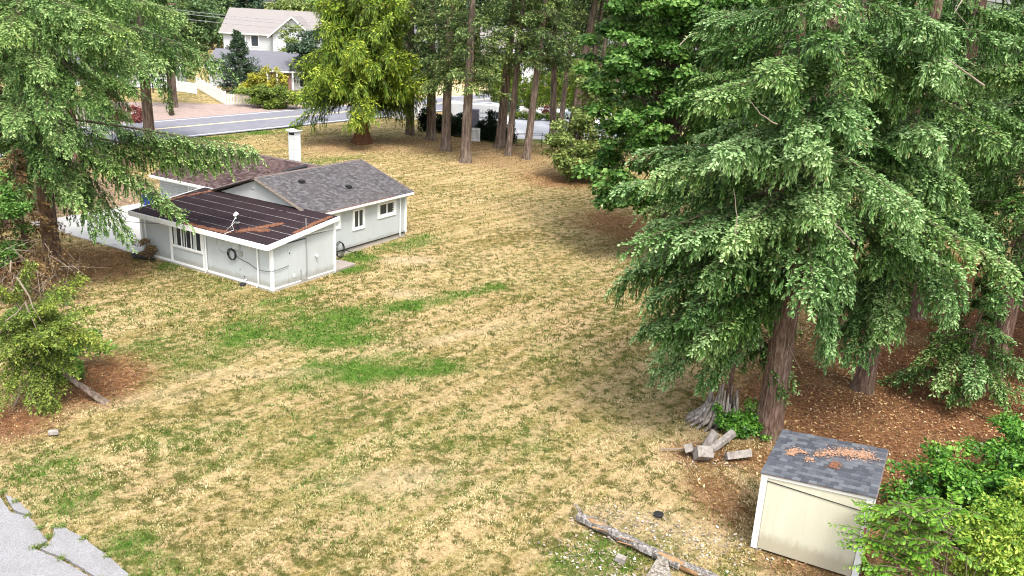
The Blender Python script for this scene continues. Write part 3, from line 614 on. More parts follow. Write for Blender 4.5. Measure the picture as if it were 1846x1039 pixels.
q = MB(); q.box(SW-.05, SW+.0, -.045, -.031, 1.25, 1.42); q.build('tag', simple('faded_red', (.45, .12, .14), .6, .1, 5), shed)
q = MB(); q.slab([(-.06, -.07, shz(-.06)), (SW+.09, -.07, shz(SW+.09)), (SW+.09, SDp+.06, shz(SW+.09)), (-.06, SDp+.06, shz(-.06))], .03); q.build('roof_deck', M['ridge'], shed)
M['shing_obj'], t, p = newmat('slate_shingle_tabs'); oi = t.nodes.new('ShaderNodeObjectInfo'); v = coord(t)
c = ramp(t, oi.outputs['Random'], [(0, (.055, .06, .075)), (.5, (.085, .093, .112)), (1, (.15, .16, .18))])
c = mix(t, .5, c, mix(t, noise(t, worldpos(t), 60, 3), (.02, .02, .02, 1), (.6, .6, .6, 1)), 'OVERLAY'); t.links.new(c, p.inputs['Base Color']); p.inputs['Roughness'].default_value = .95
rows, colsn = 16, 14; tw, rh = (SW+.13)/colsn, (SDp+.10)/rows; tabs = []
for k in range(3):
    q = MB(); wv_ = (tw-.012); a0 = [.0, .018, -.012][k]
    V = [(0, 0, .011), (wv_, 0, .011), (wv_, rh+.03+a0, .003), (0, rh+.03+a0, .003), (0, 0, 0), (wv_, 0, 0), (wv_, rh+.03+a0, 0), (0, rh+.03+a0, 0)]
    q.add(V, [(0, 1, 2, 3), (4, 5, 1, 0), (4, 0, 3, 7), (1, 5, 6, 2)]); o = q.build('shingle', M['shing_obj'], shed); tabs.append(o)
rr = random.Random(3); cnt = 0
for j in range(rows):
    off_ = (j % 2)*tw*.5+rr.uniform(-.02, .02)
    for i in range(colsn+(1 if j % 2 else 0)):
        xx = -.06+i*tw-(tw*.5 if j % 2 else 0)
        xx = min(max(xx, -.055), SW+.08-tw)
        o = tabs[cnt] if cnt < 3 else bpy.data.objects.new('shingle', tabs[rr.randrange(3)].data)
        if cnt >= 3: C.objects.link(o); o.parent = shed
        o.location = (xx, -.075+j*rh+rr.uniform(-.006, .006), shz(xx)+.002+rr.uniform(0, .004)); o.rotation_euler = (0, -math.atan(.065), rr.uniform(-.008, .008)); cnt += 1
pl_sh = lambda x, y: shz(x)+.02
for P_, n_, lb in (([[(1.05, 1.55), (1.6, 1.95), (2.2, 2.05)], [(1.5, 1.85), (2.25, 1.85)]], 1050, 'largest patch of tan needles near the back of the shed roof'),
                   ([[(.42, 1.15), (.48, 1.5)]], 380, 'tan needle patch on the left side of the shed roof'),
                   ([[(1.45, .95), (1.5, 1.2)]], 320, 'orange needle clump in the middle of the shed roof'),
                   ([[(.85, 1.1), (.95, 1.12)], [(1.0, 1.4), (1.05, 1.42)], [(.62, 1.42), (.68, 1.44)]], 170, 'scattered small needle bits left of the middle of the shed roof')):
    o = drift('needle_drift', P_, pl_sh, n_, lb, (.15) if n_ > 1000 else .07, 'rust_litter' if 'orange' in lb else 'tan_litter', .05)
    o.matrix_world = Matrix.Translation(SA) @ Matrix.Rotation(SR, 4, 'Z')

# ------------------------------------------------------------------ foliage generators
def kites(P, D, Nn, L, W, fold=.12):
    # one leaf-shaped quad per row: base, side, tip, side
    D = nrm(D); S = nrm(np.cross(D, Nn)); Nn = np.cross(S, D)
    L = L[:, None]; W = W[:, None]
    V = np.stack([P, P+D*L*.62+S*W*.5-Nn*L*fold, P+D*L, P+D*L*.62-S*W*.5-Nn*L*fold], 1)
    return V.reshape(-1, 3)
class Fol:
    def __init__(s): s.V = []; s.tip = []; s.tone = []; s.hue = []
    def add(s, P, D, Nn, L, W, tone, hue, fold=.12):
        n = len(P)
        if n == 0: return
        s.V.append(kites(P, D, Nn, L, W, fold)); s.tip.append(np.tile([0, .55, 1, .55], n))
        s.tone.append(np.repeat(tone, 4)); s.hue.append(np.repeat(hue, 4))
    def build(s, name, mat, parent=None):
        V = np.concatenate(s.V); F = np.arange(len(V)).reshape(-1, 4)
        return np_mesh(name, V, F, M[mat], parent, attrs=dict(tip=np.concatenate(s.tip), tone=np.concatenate(s.tone), hue=np.concatenate(s.hue)))
def sticks(S, E, r0_, r1_, name, mat, parent):
    # three-sided tapering sticks, all in one mesh
    S = np.asarray(S, float); E = np.asarray(E, float); D = nrm(E-S); A = nrm(np.cross(D, np.array([.3, .2, .93]))); B = np.cross(D, A)
    r0_ = np.broadcast_to(r0_, len(S))[:, None]; r1_ = np.broadcast_to(r1_, len(S))[:, None]; V = []
    for base, r_ in ((S, r0_), (E, r1_)):
        for k in range(3): V.append(base+(A*math.cos(k*2.094)+B*math.sin(k*2.094))*r_)
    V = np.stack(V, 1).reshape(-1, 3); o = np.arange(len(S))[:, None]*6
    F = np.concatenate([o+np.array([[k, (k+1) % 3, (k+1) % 3+3, k+3]]) for k in range(3)]); return np_mesh(name, V, F, M[mat], parent)
def bough(fol, wood, base, az, L, rise, droop, rr, sl=.15, sw=.06, ds=.09, hang=.5, nsec=30, width=.42, per=1, tone0=.0, hue=None, start=.2, hangn=1., curl=.0, spread=.45):
    """one conifer bough: axis, side twigs on both sides, hanging twigs, and shoots along all of them"""
    base = np.asarray(base, float); f = np.array([math.cos(az), math.sin(az), 0]); s = np.array([-f[1], f[0], 0]); zz = np.array([0, 0, 1.])
    hue = rr.random() if hue is None else hue
    side_c = rr.normal(0, .10)
    ax = lambda u: base+f*(L*u)[:, None]+s*(L*side_c*u*u)[:, None]+zz*(L*(rise*u-droop*u*u+curl*u**3))[:, None]
    u = np.linspace(0, 1, 9); A = ax(u); wood.append((A[:-1], A[1:], L*.008*(1.08-u[:-1]), L*.008*(1.08-u[1:]))); tone0 = tone0+rr.normal(0, .09)
    us = start+(1-start)*(np.arange(nsec)+rr.random(nsec)*.7)/nsec; us = np.clip(us, 0, .995); sg = np.where(np.arange(nsec) % 2 == 0, 1, -1)
    P = ax(us); Ls = L*(width*(1-us)**.75+.07)*rr.uniform(.55, 1.2, nsec)*np.clip((us-start)*5+.45, 0, 1)
    D = nrm(f*(.75+.5*us)[:, None]+s*(sg*rr.uniform(.7, 1.1, nsec))[:, None]+zz*rr.normal(-.05-.2*us, .14)[:, None])
    sag = rr.uniform(.15, .55, nsec)
    na = 12; ua = start*.8+(1-start*.8)*np.arange(na)/na; Pa = ax(ua); Da = nrm(np.diff(np.concatenate([Pa, ax(np.array([1.]))]), axis=0))
    S_ = [P, Pa]; D_ = [D, Da]; L_ = [Ls, np.full(na, L*(1-start*.8)/na*1.15)]; g_ = [sag, np.zeros(na)]; ty = [np.zeros(nsec), np.zeros(na)]; uo = [us, ua]
    wood.append((P, P+D*(Ls*.6)[:, None]-zz*(Ls*sag*.36)[:, None], np.full(nsec, .005*L/4), np.full(nsec, .002*L/4)))
    nh = int(nsec*3*hangn)
    if hang > 0 and nh:
        k = rr.integers(0, nsec, nh); v_ = rr.random(nh)**.8
        Ph = P[k]+D[k]*(Ls[k]*v_)[:, None]-zz*(Ls[k]*sag[k]*v_*v_)[:, None]
        Dh = nrm(-zz*1.+D[k]*.28+rr.normal(0, .16, (nh, 3))); Lh = hang*rr.uniform(.3, 1.25, nh)*(.5+.5*np.sin(us[k]*3.1))
        S_.append(Ph); D_.append(Dh); L_.append(Lh); g_.append(np.full(nh, .05)); ty.append(np.ones(nh)); uo.append(us[k])
        S_.append(ax(np.linspace(.5, 1, 6))); D_.append(np.tile(f*.7-zz*.4, (6, 1))); L_.append(np.full(6, .14*L)); g_.append(np.full(6, .4)); ty.append(np.zeros(6)); uo.append(np.linspace(.5, 1, 6))
    S_, D_, L_, g_, ty, uo = map(np.concatenate, (S_, D_, L_, g_, ty, uo))
    n = np.maximum(2, (L_/ds*per).astype(int)); k = np.repeat(np.arange(len(S_)), n); m_ = len(k); v_ = rr.random(m_)
    v_ = np.maximum(v_, rr.random(m_)*.9)
    Pp = S_[k]+D_[k]*(L_[k]*v_)[:, None]-zz*(L_[k]*g_[k]*v_*v_)[:, None]
    T = nrm(D_[k]-zz*(2*g_[k]*v_)[:, None])
    hz = ty[k] > .5
    rnd = rr.normal(0, 1, (m_, 3)); sidev = nrm(np.cross(T, np.where(hz[:, None], f, zz))); sgn_ = rr.choice([-1., 1., 0.], m_, p=[.42, .42, .16])[:, None]
    Dd = nrm(T*np.where(hz[:, None], 1.1, .8)+sidev*sgn_*np.where(hz[:, None], .38, .75)+rnd*spread*np.where(hz[:, None], .22, .40)+np.where(hz[:, None], f*.2, zz*(.12+.3*(sgn_ == 0))))
    Nn = nrm(rr.normal(0, .45, (m_, 3))+np.where(hz[:, None], f*.9+zz*.4, zz*1.))
    Lq = sl*rr.uniform(.65, 1.3, m_)*(1+.1*hz); Wq = sw*rr.uniform(.8, 1.3, m_)*(1-.35*hz)
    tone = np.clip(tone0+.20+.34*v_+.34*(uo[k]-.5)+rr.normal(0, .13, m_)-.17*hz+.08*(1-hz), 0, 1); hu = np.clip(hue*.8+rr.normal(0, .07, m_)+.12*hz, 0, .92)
    hu = np.where(rr.random(m_) < .012, .97, hu)
    fol.add(Pp, Dd, Nn, Lq, Wq, tone, hu)
def trunk(name, pts, rad, mat, parent, seg=20, flare=1.5, seed=0, ridges=.05, fh=.45):
    pts = np.asarray(pts, float); rr = np.random.default_rng(seed)
    # resample
    n = 26; tt = np.concatenate([[0, .01, .02, .035, .055], np.linspace(.08, 1, n-5)])
    L = np.concatenate([[0], np.cumsum(np.linalg.norm(np.diff(pts, axis=0), axis=1))]); L /= L[-1]
    P = np.stack([np.interp(tt, L, pts[:, i]) for i in range(3)], 1); rd = np.interp(tt, L, rad)
    h = P[:, 2]-P[0, 2]; fl = 1+(flare-1)*np.exp(-h/fh)
    an = np.arange(seg)/seg*2*np.pi; V = []
    ph = rr.random(4)*6.28
    for i in range(n):
        r_ = rd[i]*(1+(fl[i]-1)*(.6+.6*np.clip(np.sin(an*3+ph[0])*.6+np.sin(an*5+ph[1])*.4, -.4, 1)))*(1+ridges*np.sin(an*7+ph[2]+.4*h[i])+ridges*.6*rr.normal(0, .5, seg))
        V.append(np.stack([P[i, 0]+np.cos(an)*r_, P[i, 1]+np.sin(an)*r_, np.full(seg, P[i, 2])], 1))
    V = np.concatenate(V); k = np.arange(seg); F = np.concatenate([np.stack([i*seg+k, i*seg+(k+1) % seg, (i+1)*seg+(k+1) % seg, (i+1)*seg+k], 1) for i in range(n-1)])
    return np_mesh(name, V, F, M[mat], parent, smooth=True)
def wood_build(wood, mat, parent, name='branches'):
    S = np.concatenate([w_[0] for w_ in wood]); E = np.concatenate([w_[1] for w_ in wood]); a = np.concatenate([w_[2] for w_ in wood]); b_ = np.concatenate([w_[3] for w_ in wood])
    return sticks(S, E, a, b_, name, mat, parent)
def copy_tree(o, loc, rz, scale=1., label=None, **kw):
    c_ = o.copy(); C.objects.link(c_); c_.location = loc; c_.rotation_euler = (0, 0, rz); c_.scale = (scale,)*3 if not hasattr(scale, '__len__') else scale
    if label: c_['label'] = label
    for k_, v_ in kw.items(): c_[k_] = v_
    for ch in o.children:
        d_ = ch.copy(); C.objects.link(d_); d_.parent = c_
    return c_
def conifer(name, loc, H_, r_tr, zb, Lmax, nb, label, cat='tree', group=None, mat='spruce', bark='bark', lean=(0, 0), seed=1, sl=.15, sw=.06, ds=.09, hang=.5, nsec=30, per=1., droop=.45, rise=.12, extra=(), only=None, Lbot=None, dens_top=.3, width=.42, taper=1.1, deads=14, vis_top=14., hangn=1., ridges=.05, flare=1.5, skip=None, fcurl=.12, spread=.45):
    rr = np.random.default_rng(seed); root = empty(name, loc, 0, label, cat, group); fol = Fol(); wood = []
    axis = lambda z_: np.array([lean[0]*z_/H_, lean[1]*z_/H_, z_])
    trunk('trunk', [axis(0)-[0, 0, .15], axis(H_*.3), axis(H_*.6), axis(H_)], [r_tr, r_tr*.78, r_tr*.5, .03], bark, root, seed=seed, ridges=ridges, flare=flare, fh=.8 if flare > 2 else .45)
    for i in range(nb):
        q_ = (i+rr.random())/nb; z_ = zb+(H_*.985-zb)*q_**1.25; az = rr.random()*6.283 if skip is None else None
        az = i*2.399+rr.normal(0, .35)
        rel = (z_-zb)/(H_-zb); L_ = (Lmax*(1-rel)**taper+.25)*rr.uniform(.72, 1.15)
        if skip and skip(z_, az): continue
        k_ = 1. if z_ < vis_top else dens_top
        bough(fol, wood, axis(z_), az, L_, rise*rr.uniform(-.6, 1.8), droop*rr.uniform(.6, 1.35)*(1-.45*rel), rr, sl, sw, ds/k_**.5, hang, max(8, int(nsec*k_*(.45+.55*L_/Lmax))), width, per, hangn=hangn, curl=fcurl, spread=spread)
    for e in extra:   # hand-placed boughs: z, tip (dx, dy, dz from the foot), width
        z_, (tx, ty_, tz) = e[0], e[1]; b_ = axis(z_); dx, dy = tx-b_[0], ty_-b_[1]; L_ = math.hypot(dx, dy)
        kw = dict(hang=hang*1.1, nsec=int(nsec*1.5), width=.26, tone0=.06, hangn=1.35); kw.update(e[2] if len(e) > 2 else {})
        rs = kw.pop('rise', .12); bough(fol, wood, b_, math.atan2(dy, dx), L_, rs, rs-(tz-z_)/L_+.10, rr, sl, sw, ds, per=per, curl=.10, **kw)
    n = max(2, deads); zz_ = rr.uniform(max(1., zb*.35), zb+H_*.25, n); an = rr.random(n)*6.28; l_ = rr.uniform(.5, 1.8, n)*min(1, Lmax/4); S = np.array([axis(z_) for z_ in zz_]); E_ = S+np.stack([np.cos(an)*l_, np.sin(an)*l_, rr.uniform(-.5, .2, n)*l_], 1)
    wood.append((S, E_, np.full(n, .022), np.full(n, .006)))
    fol.build('crown', mat, root); wood_build(wood, 'twig', root); return root

# ---- the big spruce beside the shed and its neighbours
S1 = (8.35, 24.9, 0)
ex = []
def tipw(px, py, Y_, o=S1):   # a point seen in the survey of the photograph, expressed relative to the foot of the tree
    u, v_ = (px-923)/1560, (519.5-py)/1560; d = fw+rv*u+uv*v_; k = Y_/d.y; return (d.x*k-o[0], Y_-o[1], CH+d.z*k-o[2])
for z_, px, py, Y_, kw in ((6.9, 1122, 500, 25.2, dict(hang=1.2, rise=.0)), (6.2, 1150, 480, 24.6, dict(hang=1.0)), (5.6, 1175, 610, 24.2, dict(hang=.5)), (5.2, 1200, 600, 23.6, {}), (5.0, 1260, 610, 22.9, {}), (5.6, 1310, 585, 22.8, {}),
                        (6.0, 1240, 560, 22.6, {}), (6.4, 1180, 540, 23.6, {}), (7.0, 1300, 500, 21.8, {}), (7.6, 1230, 420, 22.2, {}), (7.2, 1170, 400, 24.2, {}), (8.2, 1120, 330, 25.2, dict(hang=.6)), (9.0, 1180, 300, 23.2, {}), (8.0, 1340, 430, 21.0, {}),
                        (8.6, 1480, 380, 21.0, {}), (7.4, 1520, 520, 22.4, {}), (6.6, 1490, 620, 23.2, dict(hang=.9)), (9.4, 1420, 250, 20.8, {}), (9.8, 1300, 260, 21.6, {}), (10.5, 1530, 200, 21.2, {}), (11., 1250, 160, 22.4, {}), (11.6, 1380, 110, 21, {}), (12.2, 1480, 60, 21.2, {})):
    ex.append((z_, tipw(px, py, Y_), kw))
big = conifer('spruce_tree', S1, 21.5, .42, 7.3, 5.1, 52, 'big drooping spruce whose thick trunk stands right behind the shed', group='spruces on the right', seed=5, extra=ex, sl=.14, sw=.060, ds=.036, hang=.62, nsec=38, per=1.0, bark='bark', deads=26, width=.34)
S2 = (12.9, 28.9, 0); ex = []
for z_, px, py, Y_, kw in ((5.2, 1490, 640, 26.5, dict(hang=1.0)), (5.0, 1560, 640, 25.2, dict(hang=1.0)), (5.4, 1600, 590, 25.0, dict(hang=.9)), (6.2, 1700, 560, 25.2, dict(hang=.9)), (6.8, 1640, 470, 24.2, {}), (7.6, 1760, 420, 25.0, {}), (8.6, 1600, 340, 23.8, {}), (7.2, 1540, 480, 24.4, {}),
                        (8.8, 1720, 330, 24.2, {}), (9.8, 1640, 230, 23.8, {}), (10.4, 1760, 240, 24.6, {}), (11.2, 1580, 130, 24.2, {}), (11.8, 1680, 110, 23.8, {}), (12.6, 1640, 30, 24, {})):
    ex.append((z_, tipw(px, py, Y_, S2), kw))
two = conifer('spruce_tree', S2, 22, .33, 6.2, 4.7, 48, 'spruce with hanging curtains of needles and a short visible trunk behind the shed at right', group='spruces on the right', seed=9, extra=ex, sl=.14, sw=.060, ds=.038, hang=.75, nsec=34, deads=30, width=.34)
def dead_limb(root, o_, pts, r_, mat='twigpale'):
    q = MB(); P_ = [Vector(tipw(*p_, o_)) for p_ in pts]; out = []
    for a, b_ in zip(P_[:-1], P_[1:]):
        for k in range(4): out.append(a.lerp(b_, k/4)+Vector([random.uniform(-.015, .015) for _ in range(3)]))
    out.append(P_[-1]); q.tube(out, [.6*r_*(1-.8*i/(len(out)-1)) for i in range(len(out))], 6); q.build('dead_branch', M[mat], root)
rd_ = dict(a=(two, S2), b=(big, S1))
for key, pts, r_ in (('a', ((1775, 155, 23.4), (1725, 120, 23.6), (1690, 95, 24.2)), .05), ('a', ((1735, 0, 24.4), (1722, 20, 24.2), (1745, 45, 24.0)), .03),
                     ('b', ((1450, 400, 21.6), (1490, 362, 21.2)), .016), ('b', ((1540, 440, 21.6), (1505, 405, 21.6), (1500, 380, 22.)), .045), ('b', ((1400, 225, 20.6), (1370, 205, 20.5), (1350, 180, 20.6)), .03),
                     ('b', ((1325, 440, 21.2), (1328, 390, 21.3), (1322, 340, 21.6)), .03), ('b', ((1420, 620, 23.6), (1450, 680, 23.8)), .015)):
    dead_limb(rd_[key][0], rd_[key][1], pts, r_)
copy_tree(two, (17.8, 29.5, 0), 2.1, 1.02, 'spruce at the right edge of the picture, its low skirts over the leaf litter')
copy_tree(big, (18.5, 37.5, 0), 3.6, 1.05, 'dark spruce deep in the shade behind the second trunk on the right')
copy_tree(two, (12.0, 39.5, 0), 4.3, 1.0, 'spruce standing between the maple and the big spruce')
copy_tree(two, (24.5, 40, 0), .6, 1.05, 'spruce at the far right back of the grove')
copy_tree(big, (25.5, 31, 0), 1.3, 1.0, 'spruce beyond the right edge of the leaf litter')
copy_tree(two, (31, 52, 0), 5.2, 1.1, 'tall spruce far back at the right end of the grove')
copy_tree(big, (22, 52, 0), 5.9, 1.0, 'spruce in the back row of the right grove, right of the maple')
copy_tree(two, (15.5, 55, 0), 2.7, 1.05, 'spruce right behind the maple')
# low sprawling young spruce at right of the litter
ex = [(2.3, tipw(1700, 640, 28.0, (16.2, 28.4, 0)), {}), (2.0, tipw(1690, 700, 27.0, (16.2, 28.4, 0)), {}), (2.0, tipw(1760, 700, 26.2, (16.2, 28.4, 0)), {}), (1.8, tipw(1812, 728, 26.4, (16.2, 28.4, 0)), {}), (2.6, tipw(1660, 660, 27.6, (16.2, 28.4, 0)), {})]
conifer('young_spruce', (16.2, 28.4, 0), 5.0, .10, .9, 2.3, 26, 'low sprawling young spruce spreading over the leaf litter at the right', seed=14, extra=ex, sl=.14, sw=.058, ds=.055, hang=.3, nsec=26, droop=.5)
# young spruce growing out beside the broken stump
S4 = (7.25, 25.9, 0)
ex = [(3.9, tipw(px, py, Y_, S4), dict(hang=.5)) for px, py, Y_ in ((1165, 600, 25.2), (1180, 650, 24.8), (1215, 690, 24.5), (1270, 700, 24.2), (1300, 690, 24.4), (1190, 590, 24.2), (1240, 620, 23.8), (1290, 640, 23.8))]
conifer('young_spruce', S4, 6.2, .10, 2.9, 2.2, 26, 'slender spruce growing out of the old stump, its skirts hanging left over the lawn', seed=21, extra=ex, sl=.145, sw=.06, ds=.050, hang=.5, nsec=26, deads=6, droop=.8)

# ---- broadleaf generator: limbs carrying flattened leaf clumps
def leafcloud(fol, centres, rad, n_, size, rr, flat=.55, tone_j=.14, hue0=.2, fold=.15, droopy=.35, asp=.62):
    centres = np.asarray(centres); rad = np.asarray(rad)
    wgt = rad**2/np.sum(rad**2); k = rr.choice(len(centres), n_, p=wgt)
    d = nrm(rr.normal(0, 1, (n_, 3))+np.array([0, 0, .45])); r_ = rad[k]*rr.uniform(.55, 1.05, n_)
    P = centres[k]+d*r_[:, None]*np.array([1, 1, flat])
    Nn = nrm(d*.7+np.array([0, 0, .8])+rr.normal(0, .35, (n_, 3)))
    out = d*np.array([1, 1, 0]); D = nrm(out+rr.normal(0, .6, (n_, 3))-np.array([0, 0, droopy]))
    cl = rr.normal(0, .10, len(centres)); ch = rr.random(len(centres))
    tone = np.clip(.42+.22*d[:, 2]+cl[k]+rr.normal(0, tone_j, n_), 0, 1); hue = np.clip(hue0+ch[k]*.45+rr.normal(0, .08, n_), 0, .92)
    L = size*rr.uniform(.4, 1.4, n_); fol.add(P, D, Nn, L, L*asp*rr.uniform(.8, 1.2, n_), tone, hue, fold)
def broadleaf(name, loc, blobs, n_, size, mat, label, cat='tree', group=None, trunks=((0, 0, .2),), seed=1, clump=.8, clumps=70, bark='bark_grey', flat=.6, hue0=.2, inner=.35, asp=.62, fh=.6, bare=0, droopy=.35):
    """blobs: (dx, dy, z, rx, ry, rz) big masses; small clumps sit on their surfaces"""
    rr = np.random.default_rng(seed); root = empty(name, loc, 0, label, cat, group); fol = Fol(); wood = []
    cs, rs = [], []; bl = np.array(blobs, float); area = (bl[:, 3]*bl[:, 4]*bl[:, 5])**(2/3); area /= area.sum()
    for b_, a_ in zip(bl, area):
        m_ = max(3, int(clumps*a_)); d = nrm(rr.normal(0, 1, (m_, 3))); sh = np.where(rr.random(m_) < inner, rr.uniform(.1, .7, m_), rr.uniform(.8, 1.08, m_))
        cs.append(b_[:3]+d*sh[:, None]*b_[3:6]); rs.append(clump*rr.uniform(.6, 1.3, m_))
    cs = np.concatenate(cs); rs = np.concatenate(rs); cs[:, 2] = np.maximum(cs[:, 2], .15)
    leafcloud(fol, cs, rs, n_, size, rr, flat, hue0=hue0, asp=asp, droopy=droopy)
    ctr = bl[:, :3].mean(0); top = (bl[:, 2]+bl[:, 5]).max()
    for i, (tx, ty_, tr) in enumerate(trunks):
        mid = np.array([tx*.6+ctr[0]*.3, ty_*.6+ctr[1]*.3, top*fh*.55]); trunk('trunk', [(tx, ty_, -.1), tuple(mid), (ctr[0]*.5+tx*.4, ctr[1]*.5+ty_*.4, top*fh)], [tr, tr*.7, tr*.35], bark, root, seg=12, seed=seed+i, flare=1.3)
        k = rr.permutation(len(cs))[:max(6, len(cs)//(2*len(trunks)))]; t0 = rr.uniform(.15, .95, len(k)); S = np.array([tx, ty_, 0])*(1-t0[:, None])+np.array([ctr[0]*.5+tx*.4, ctr[1]*.5+ty_*.4, top*fh])*t0[:, None]
        mid = (S+cs[k])/2+rr.normal(0, .12, (len(k), 3))*rs[k][:, None]; wood += [(S, mid, np.full(len(k), tr*.16), np.full(len(k), tr*.10)), (mid, cs[k], np.full(len(k), tr*.10), np.full(len(k), tr*.04))]
    if bare:
        k = rr.integers(0, len(cs), bare); d = nrm(rr.normal(0, 1, (bare, 3))+[0, 0, .3]); wood.append((cs[k], cs[k]+d*(rs[k]*rr.uniform(.8, 1.7, bare))[:, None], np.full(bare, .018), np.full(bare, .006)))
    fol.build('crown', mat, root); wood_build(wood, 'twig', root); return root
# the maple behind the big spruce, its skirts hanging over the lawn
def wp(px, py, Y_): u, v_ = (px-923)/1560, (519.5-py)/1560; d = fw+rv*u+uv*v_; k = Y_/d.y; return (d.x*k, Y_, CH+d.z*k)
MP = (8.6, 47.5, 0); B_ = []
for px, py, Y_, r_, rz_ in ((1105, 365, 44, 1.1, .9), (1150, 330, 43, 1.5, 1.2), (1200, 340, 43.5, 1.4, 1.2), (1110, 300, 45, 1.4, 1.3), (1170, 250, 44, 1.7, 1.5), (1100, 225, 46, 1.6, 1.5), (1085, 150, 47, 1.5, 1.6), (1150, 150, 45, 1.8, 1.7), (1220, 190, 44, 1.8, 1.6),
                      (1120, 70, 47, 2.0, 1.8), (1200, 70, 45, 2.2, 2.0), (1260, 120, 45, 2.0, 1.8), (1160, -20, 47, 2.4, 2.0), (1260, 10, 46, 2.4, 2.), (1280, 260, 45, 1.8, 1.6), (1240, 330, 46, 1.4, 1.2), (1300, 60, 50, 2.6, 2.4), (1200, 200, 51, 3, 3), (1150, -120, 49, 3.0, 2.6), (1290, -160, 50, 3.2, 3)):
    a_ = wp(px, py, Y_); B_.append((a_[0]-MP[0], a_[1]-MP[1], a_[2], r_, r_, rz_))
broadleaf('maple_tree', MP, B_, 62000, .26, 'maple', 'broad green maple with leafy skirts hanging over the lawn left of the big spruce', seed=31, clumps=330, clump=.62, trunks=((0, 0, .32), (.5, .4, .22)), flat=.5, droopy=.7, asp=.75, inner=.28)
BP = (4.6, 68.5, 0); B_ = []
for px, py, Y_, r_, rz_ in ((1010, 290, 66, 1.6, 1.2), (1050, 280, 66, 1.8, 1.5), (1000, 255, 67, 1.2, 1.1), (1040, 225, 67, 1.8, 1.7), (1080, 200, 67, 1.9, 2.), (1070, 150, 68, 1.5, 1.6), (1095, 270, 67, 1.8, 1.8), (1060, 305, 65, 1.4, .9)):
    a_ = wp(px, py, Y_); B_.append((a_[0]-BP[0], a_[1]-BP[1], a_[2], r_, r_, rz_))
broadleaf('leafy_bush', BP, B_, 15000, .26, 'bushleaf', 'loose pale olive bush between the slanting trunks and the maple', 'bush', seed=33, clumps=130, clump=.6, trunks=((0, 0, .12), (.8, .3, .10), (-.9, .2, .08)), bare=70, flat=.7, hue0=.35)

# ---- the yellow-green cedar and the row of firs at the back of the lawn
ex = []
cedar = conifer('cedar_tree', (-14.35, 78.9, 0), 21, .60, 4.3, 5.7, 170, 'large yellow-green cedar standing alone near the road', seed=41, mat='cedar', bark='bark_red', sl=.40, sw=.105, ds=.11, hang=1.5, nsec=20, droop=.50, rise=.25, flare=2.05, taper=.62, width=.24, dens_top=.4, vis_top=13.5, hangn=1.3, fcurl=.25)
firs = []
def fir(loc, top, rtr, zb, Lm, nb, label, seed, lean=(0, 0), src=None):
    return conifer('fir_tree', loc, top, rtr, zb, Lm, nb, label, group='tall firs behind the lawn', seed=seed, mat='fir', bark='bark_grey', lean=lean, sl=.30, sw=.12, ds=.15, hang=.5, nsec=17, droop=.32, rise=.10, taper=.7, vis_top=14.5, dens_top=.3, width=.40, deads=30, flare=1.5)
firs.append(fir((-10.9, 86.0, 0), 24, .42, 5.6, 3.8, 70, 'dark fir just right of the yellow-green cedar', 51))
firs.append(fir((-8.45, 83.1, 0), 25, .46, 7.0, 3.8, 62, 'second fir right of the cedar, with a dark shaded trunk', 52, (-.5, 0)))
firs.append(fir((-6.6, 77.6, 0), 24, .44, 6.4, 3.9, 66, 'fir with flared trunk foot left of the pale trunk', 53, (.2, 0)))
firs.append(fir((-4.45, 71.8, 0), 22, .44, 6.3, 3.3, 56, 'nearest fir of the row, with a pale bare trunk and a small snag', 54, (.3, 0)))
firs.append(fir((-1.85, 80.5, 0), 25, .46, 7.8, 3.9, 62, 'fir with a greyish trunk in front of the white van', 55, (1.4, 0)))
firs.append(fir((-.95, 76.4, 0), 24, .30, 8.6, 3.4, 62, 'slim fir close to the right of the grey trunk', 56, (1.2, 0)))
firs.append(fir((.65, 75.1, 0), 24, .34, 8.4, 3.6, 62, 'fir with a brown trunk at the corner of the low mesh fence', 57, (1.6, 0)))
firs.append(fir((4.35, 96, 0), 26, .30, 9.8, 3.6, 56, 'slender fir beyond the neighbouring driveway', 58, (1.5, 0)))
def barefir(loc, lean, label, seed, rtr=.38, zb=13.5, H_=25): return conifer('fir_tree', loc, H_, rtr, zb, 3.2, 34, label, group='tall firs behind the lawn', seed=seed, mat='fir', bark='bark_grey', lean=lean, sl=.36, sw=.16, ds=.22, hang=.4, nsec=15, droop=.3, taper=.7, deads=10, vis_top=15, dens_top=.4)
barefir((4.6, 80.5, 0), (2.6, 0), 'tall fir with a bare tan trunk leaning right above the olive bush', 61, .48)
barefir((5.5, 81.5, 0), (2.4, .5), 'bare-trunked fir close behind the leaning tan trunk', 62, .30, 11.)
barefir((6.2, 78.5, 0), (2.0, 0), 'thin bare fir trunk right of the pair of leaning trunks', 63, .22, 14.)
barefir((7.2, 70.5, 0), (1.2, 0), 'pale straight pole-like fir trunk rising out of the maple', 64, .20, 15.)
# dark column behind the leaning trunks and more firs that close the view to the road
copy_tree(firs[0], (7.6, 96, 0), 1.0, 1.0, 'dense dark fir behind the leaning tan trunks')
copy_tree(firs[1], (11.5, 88, 0), 2.2, 1.05, 'fir half hidden behind the top of the maple')
copy_tree(firs[2], (-12.8, 99, 0), 3.0, 1.0, 'fir across the road seen between the cedar and the first trunks')
copy_tree(firs[6], (3.4, 90, 0), 4.0, 1.05, 'fir whose crown fills the gap above the clipped hedge')
copy_tree(firs[0], (14.5, 72, 0), 4.7, 1.0, 'fir behind the maple at its right side')
copy_tree(firs[3], (19, 66, 0), .4, 1.1, 'fir deep behind the right grove')
copy_tree(firs[1], (26, 70, 0), 5.4, 1.1, 'fir at the far back of the right grove')

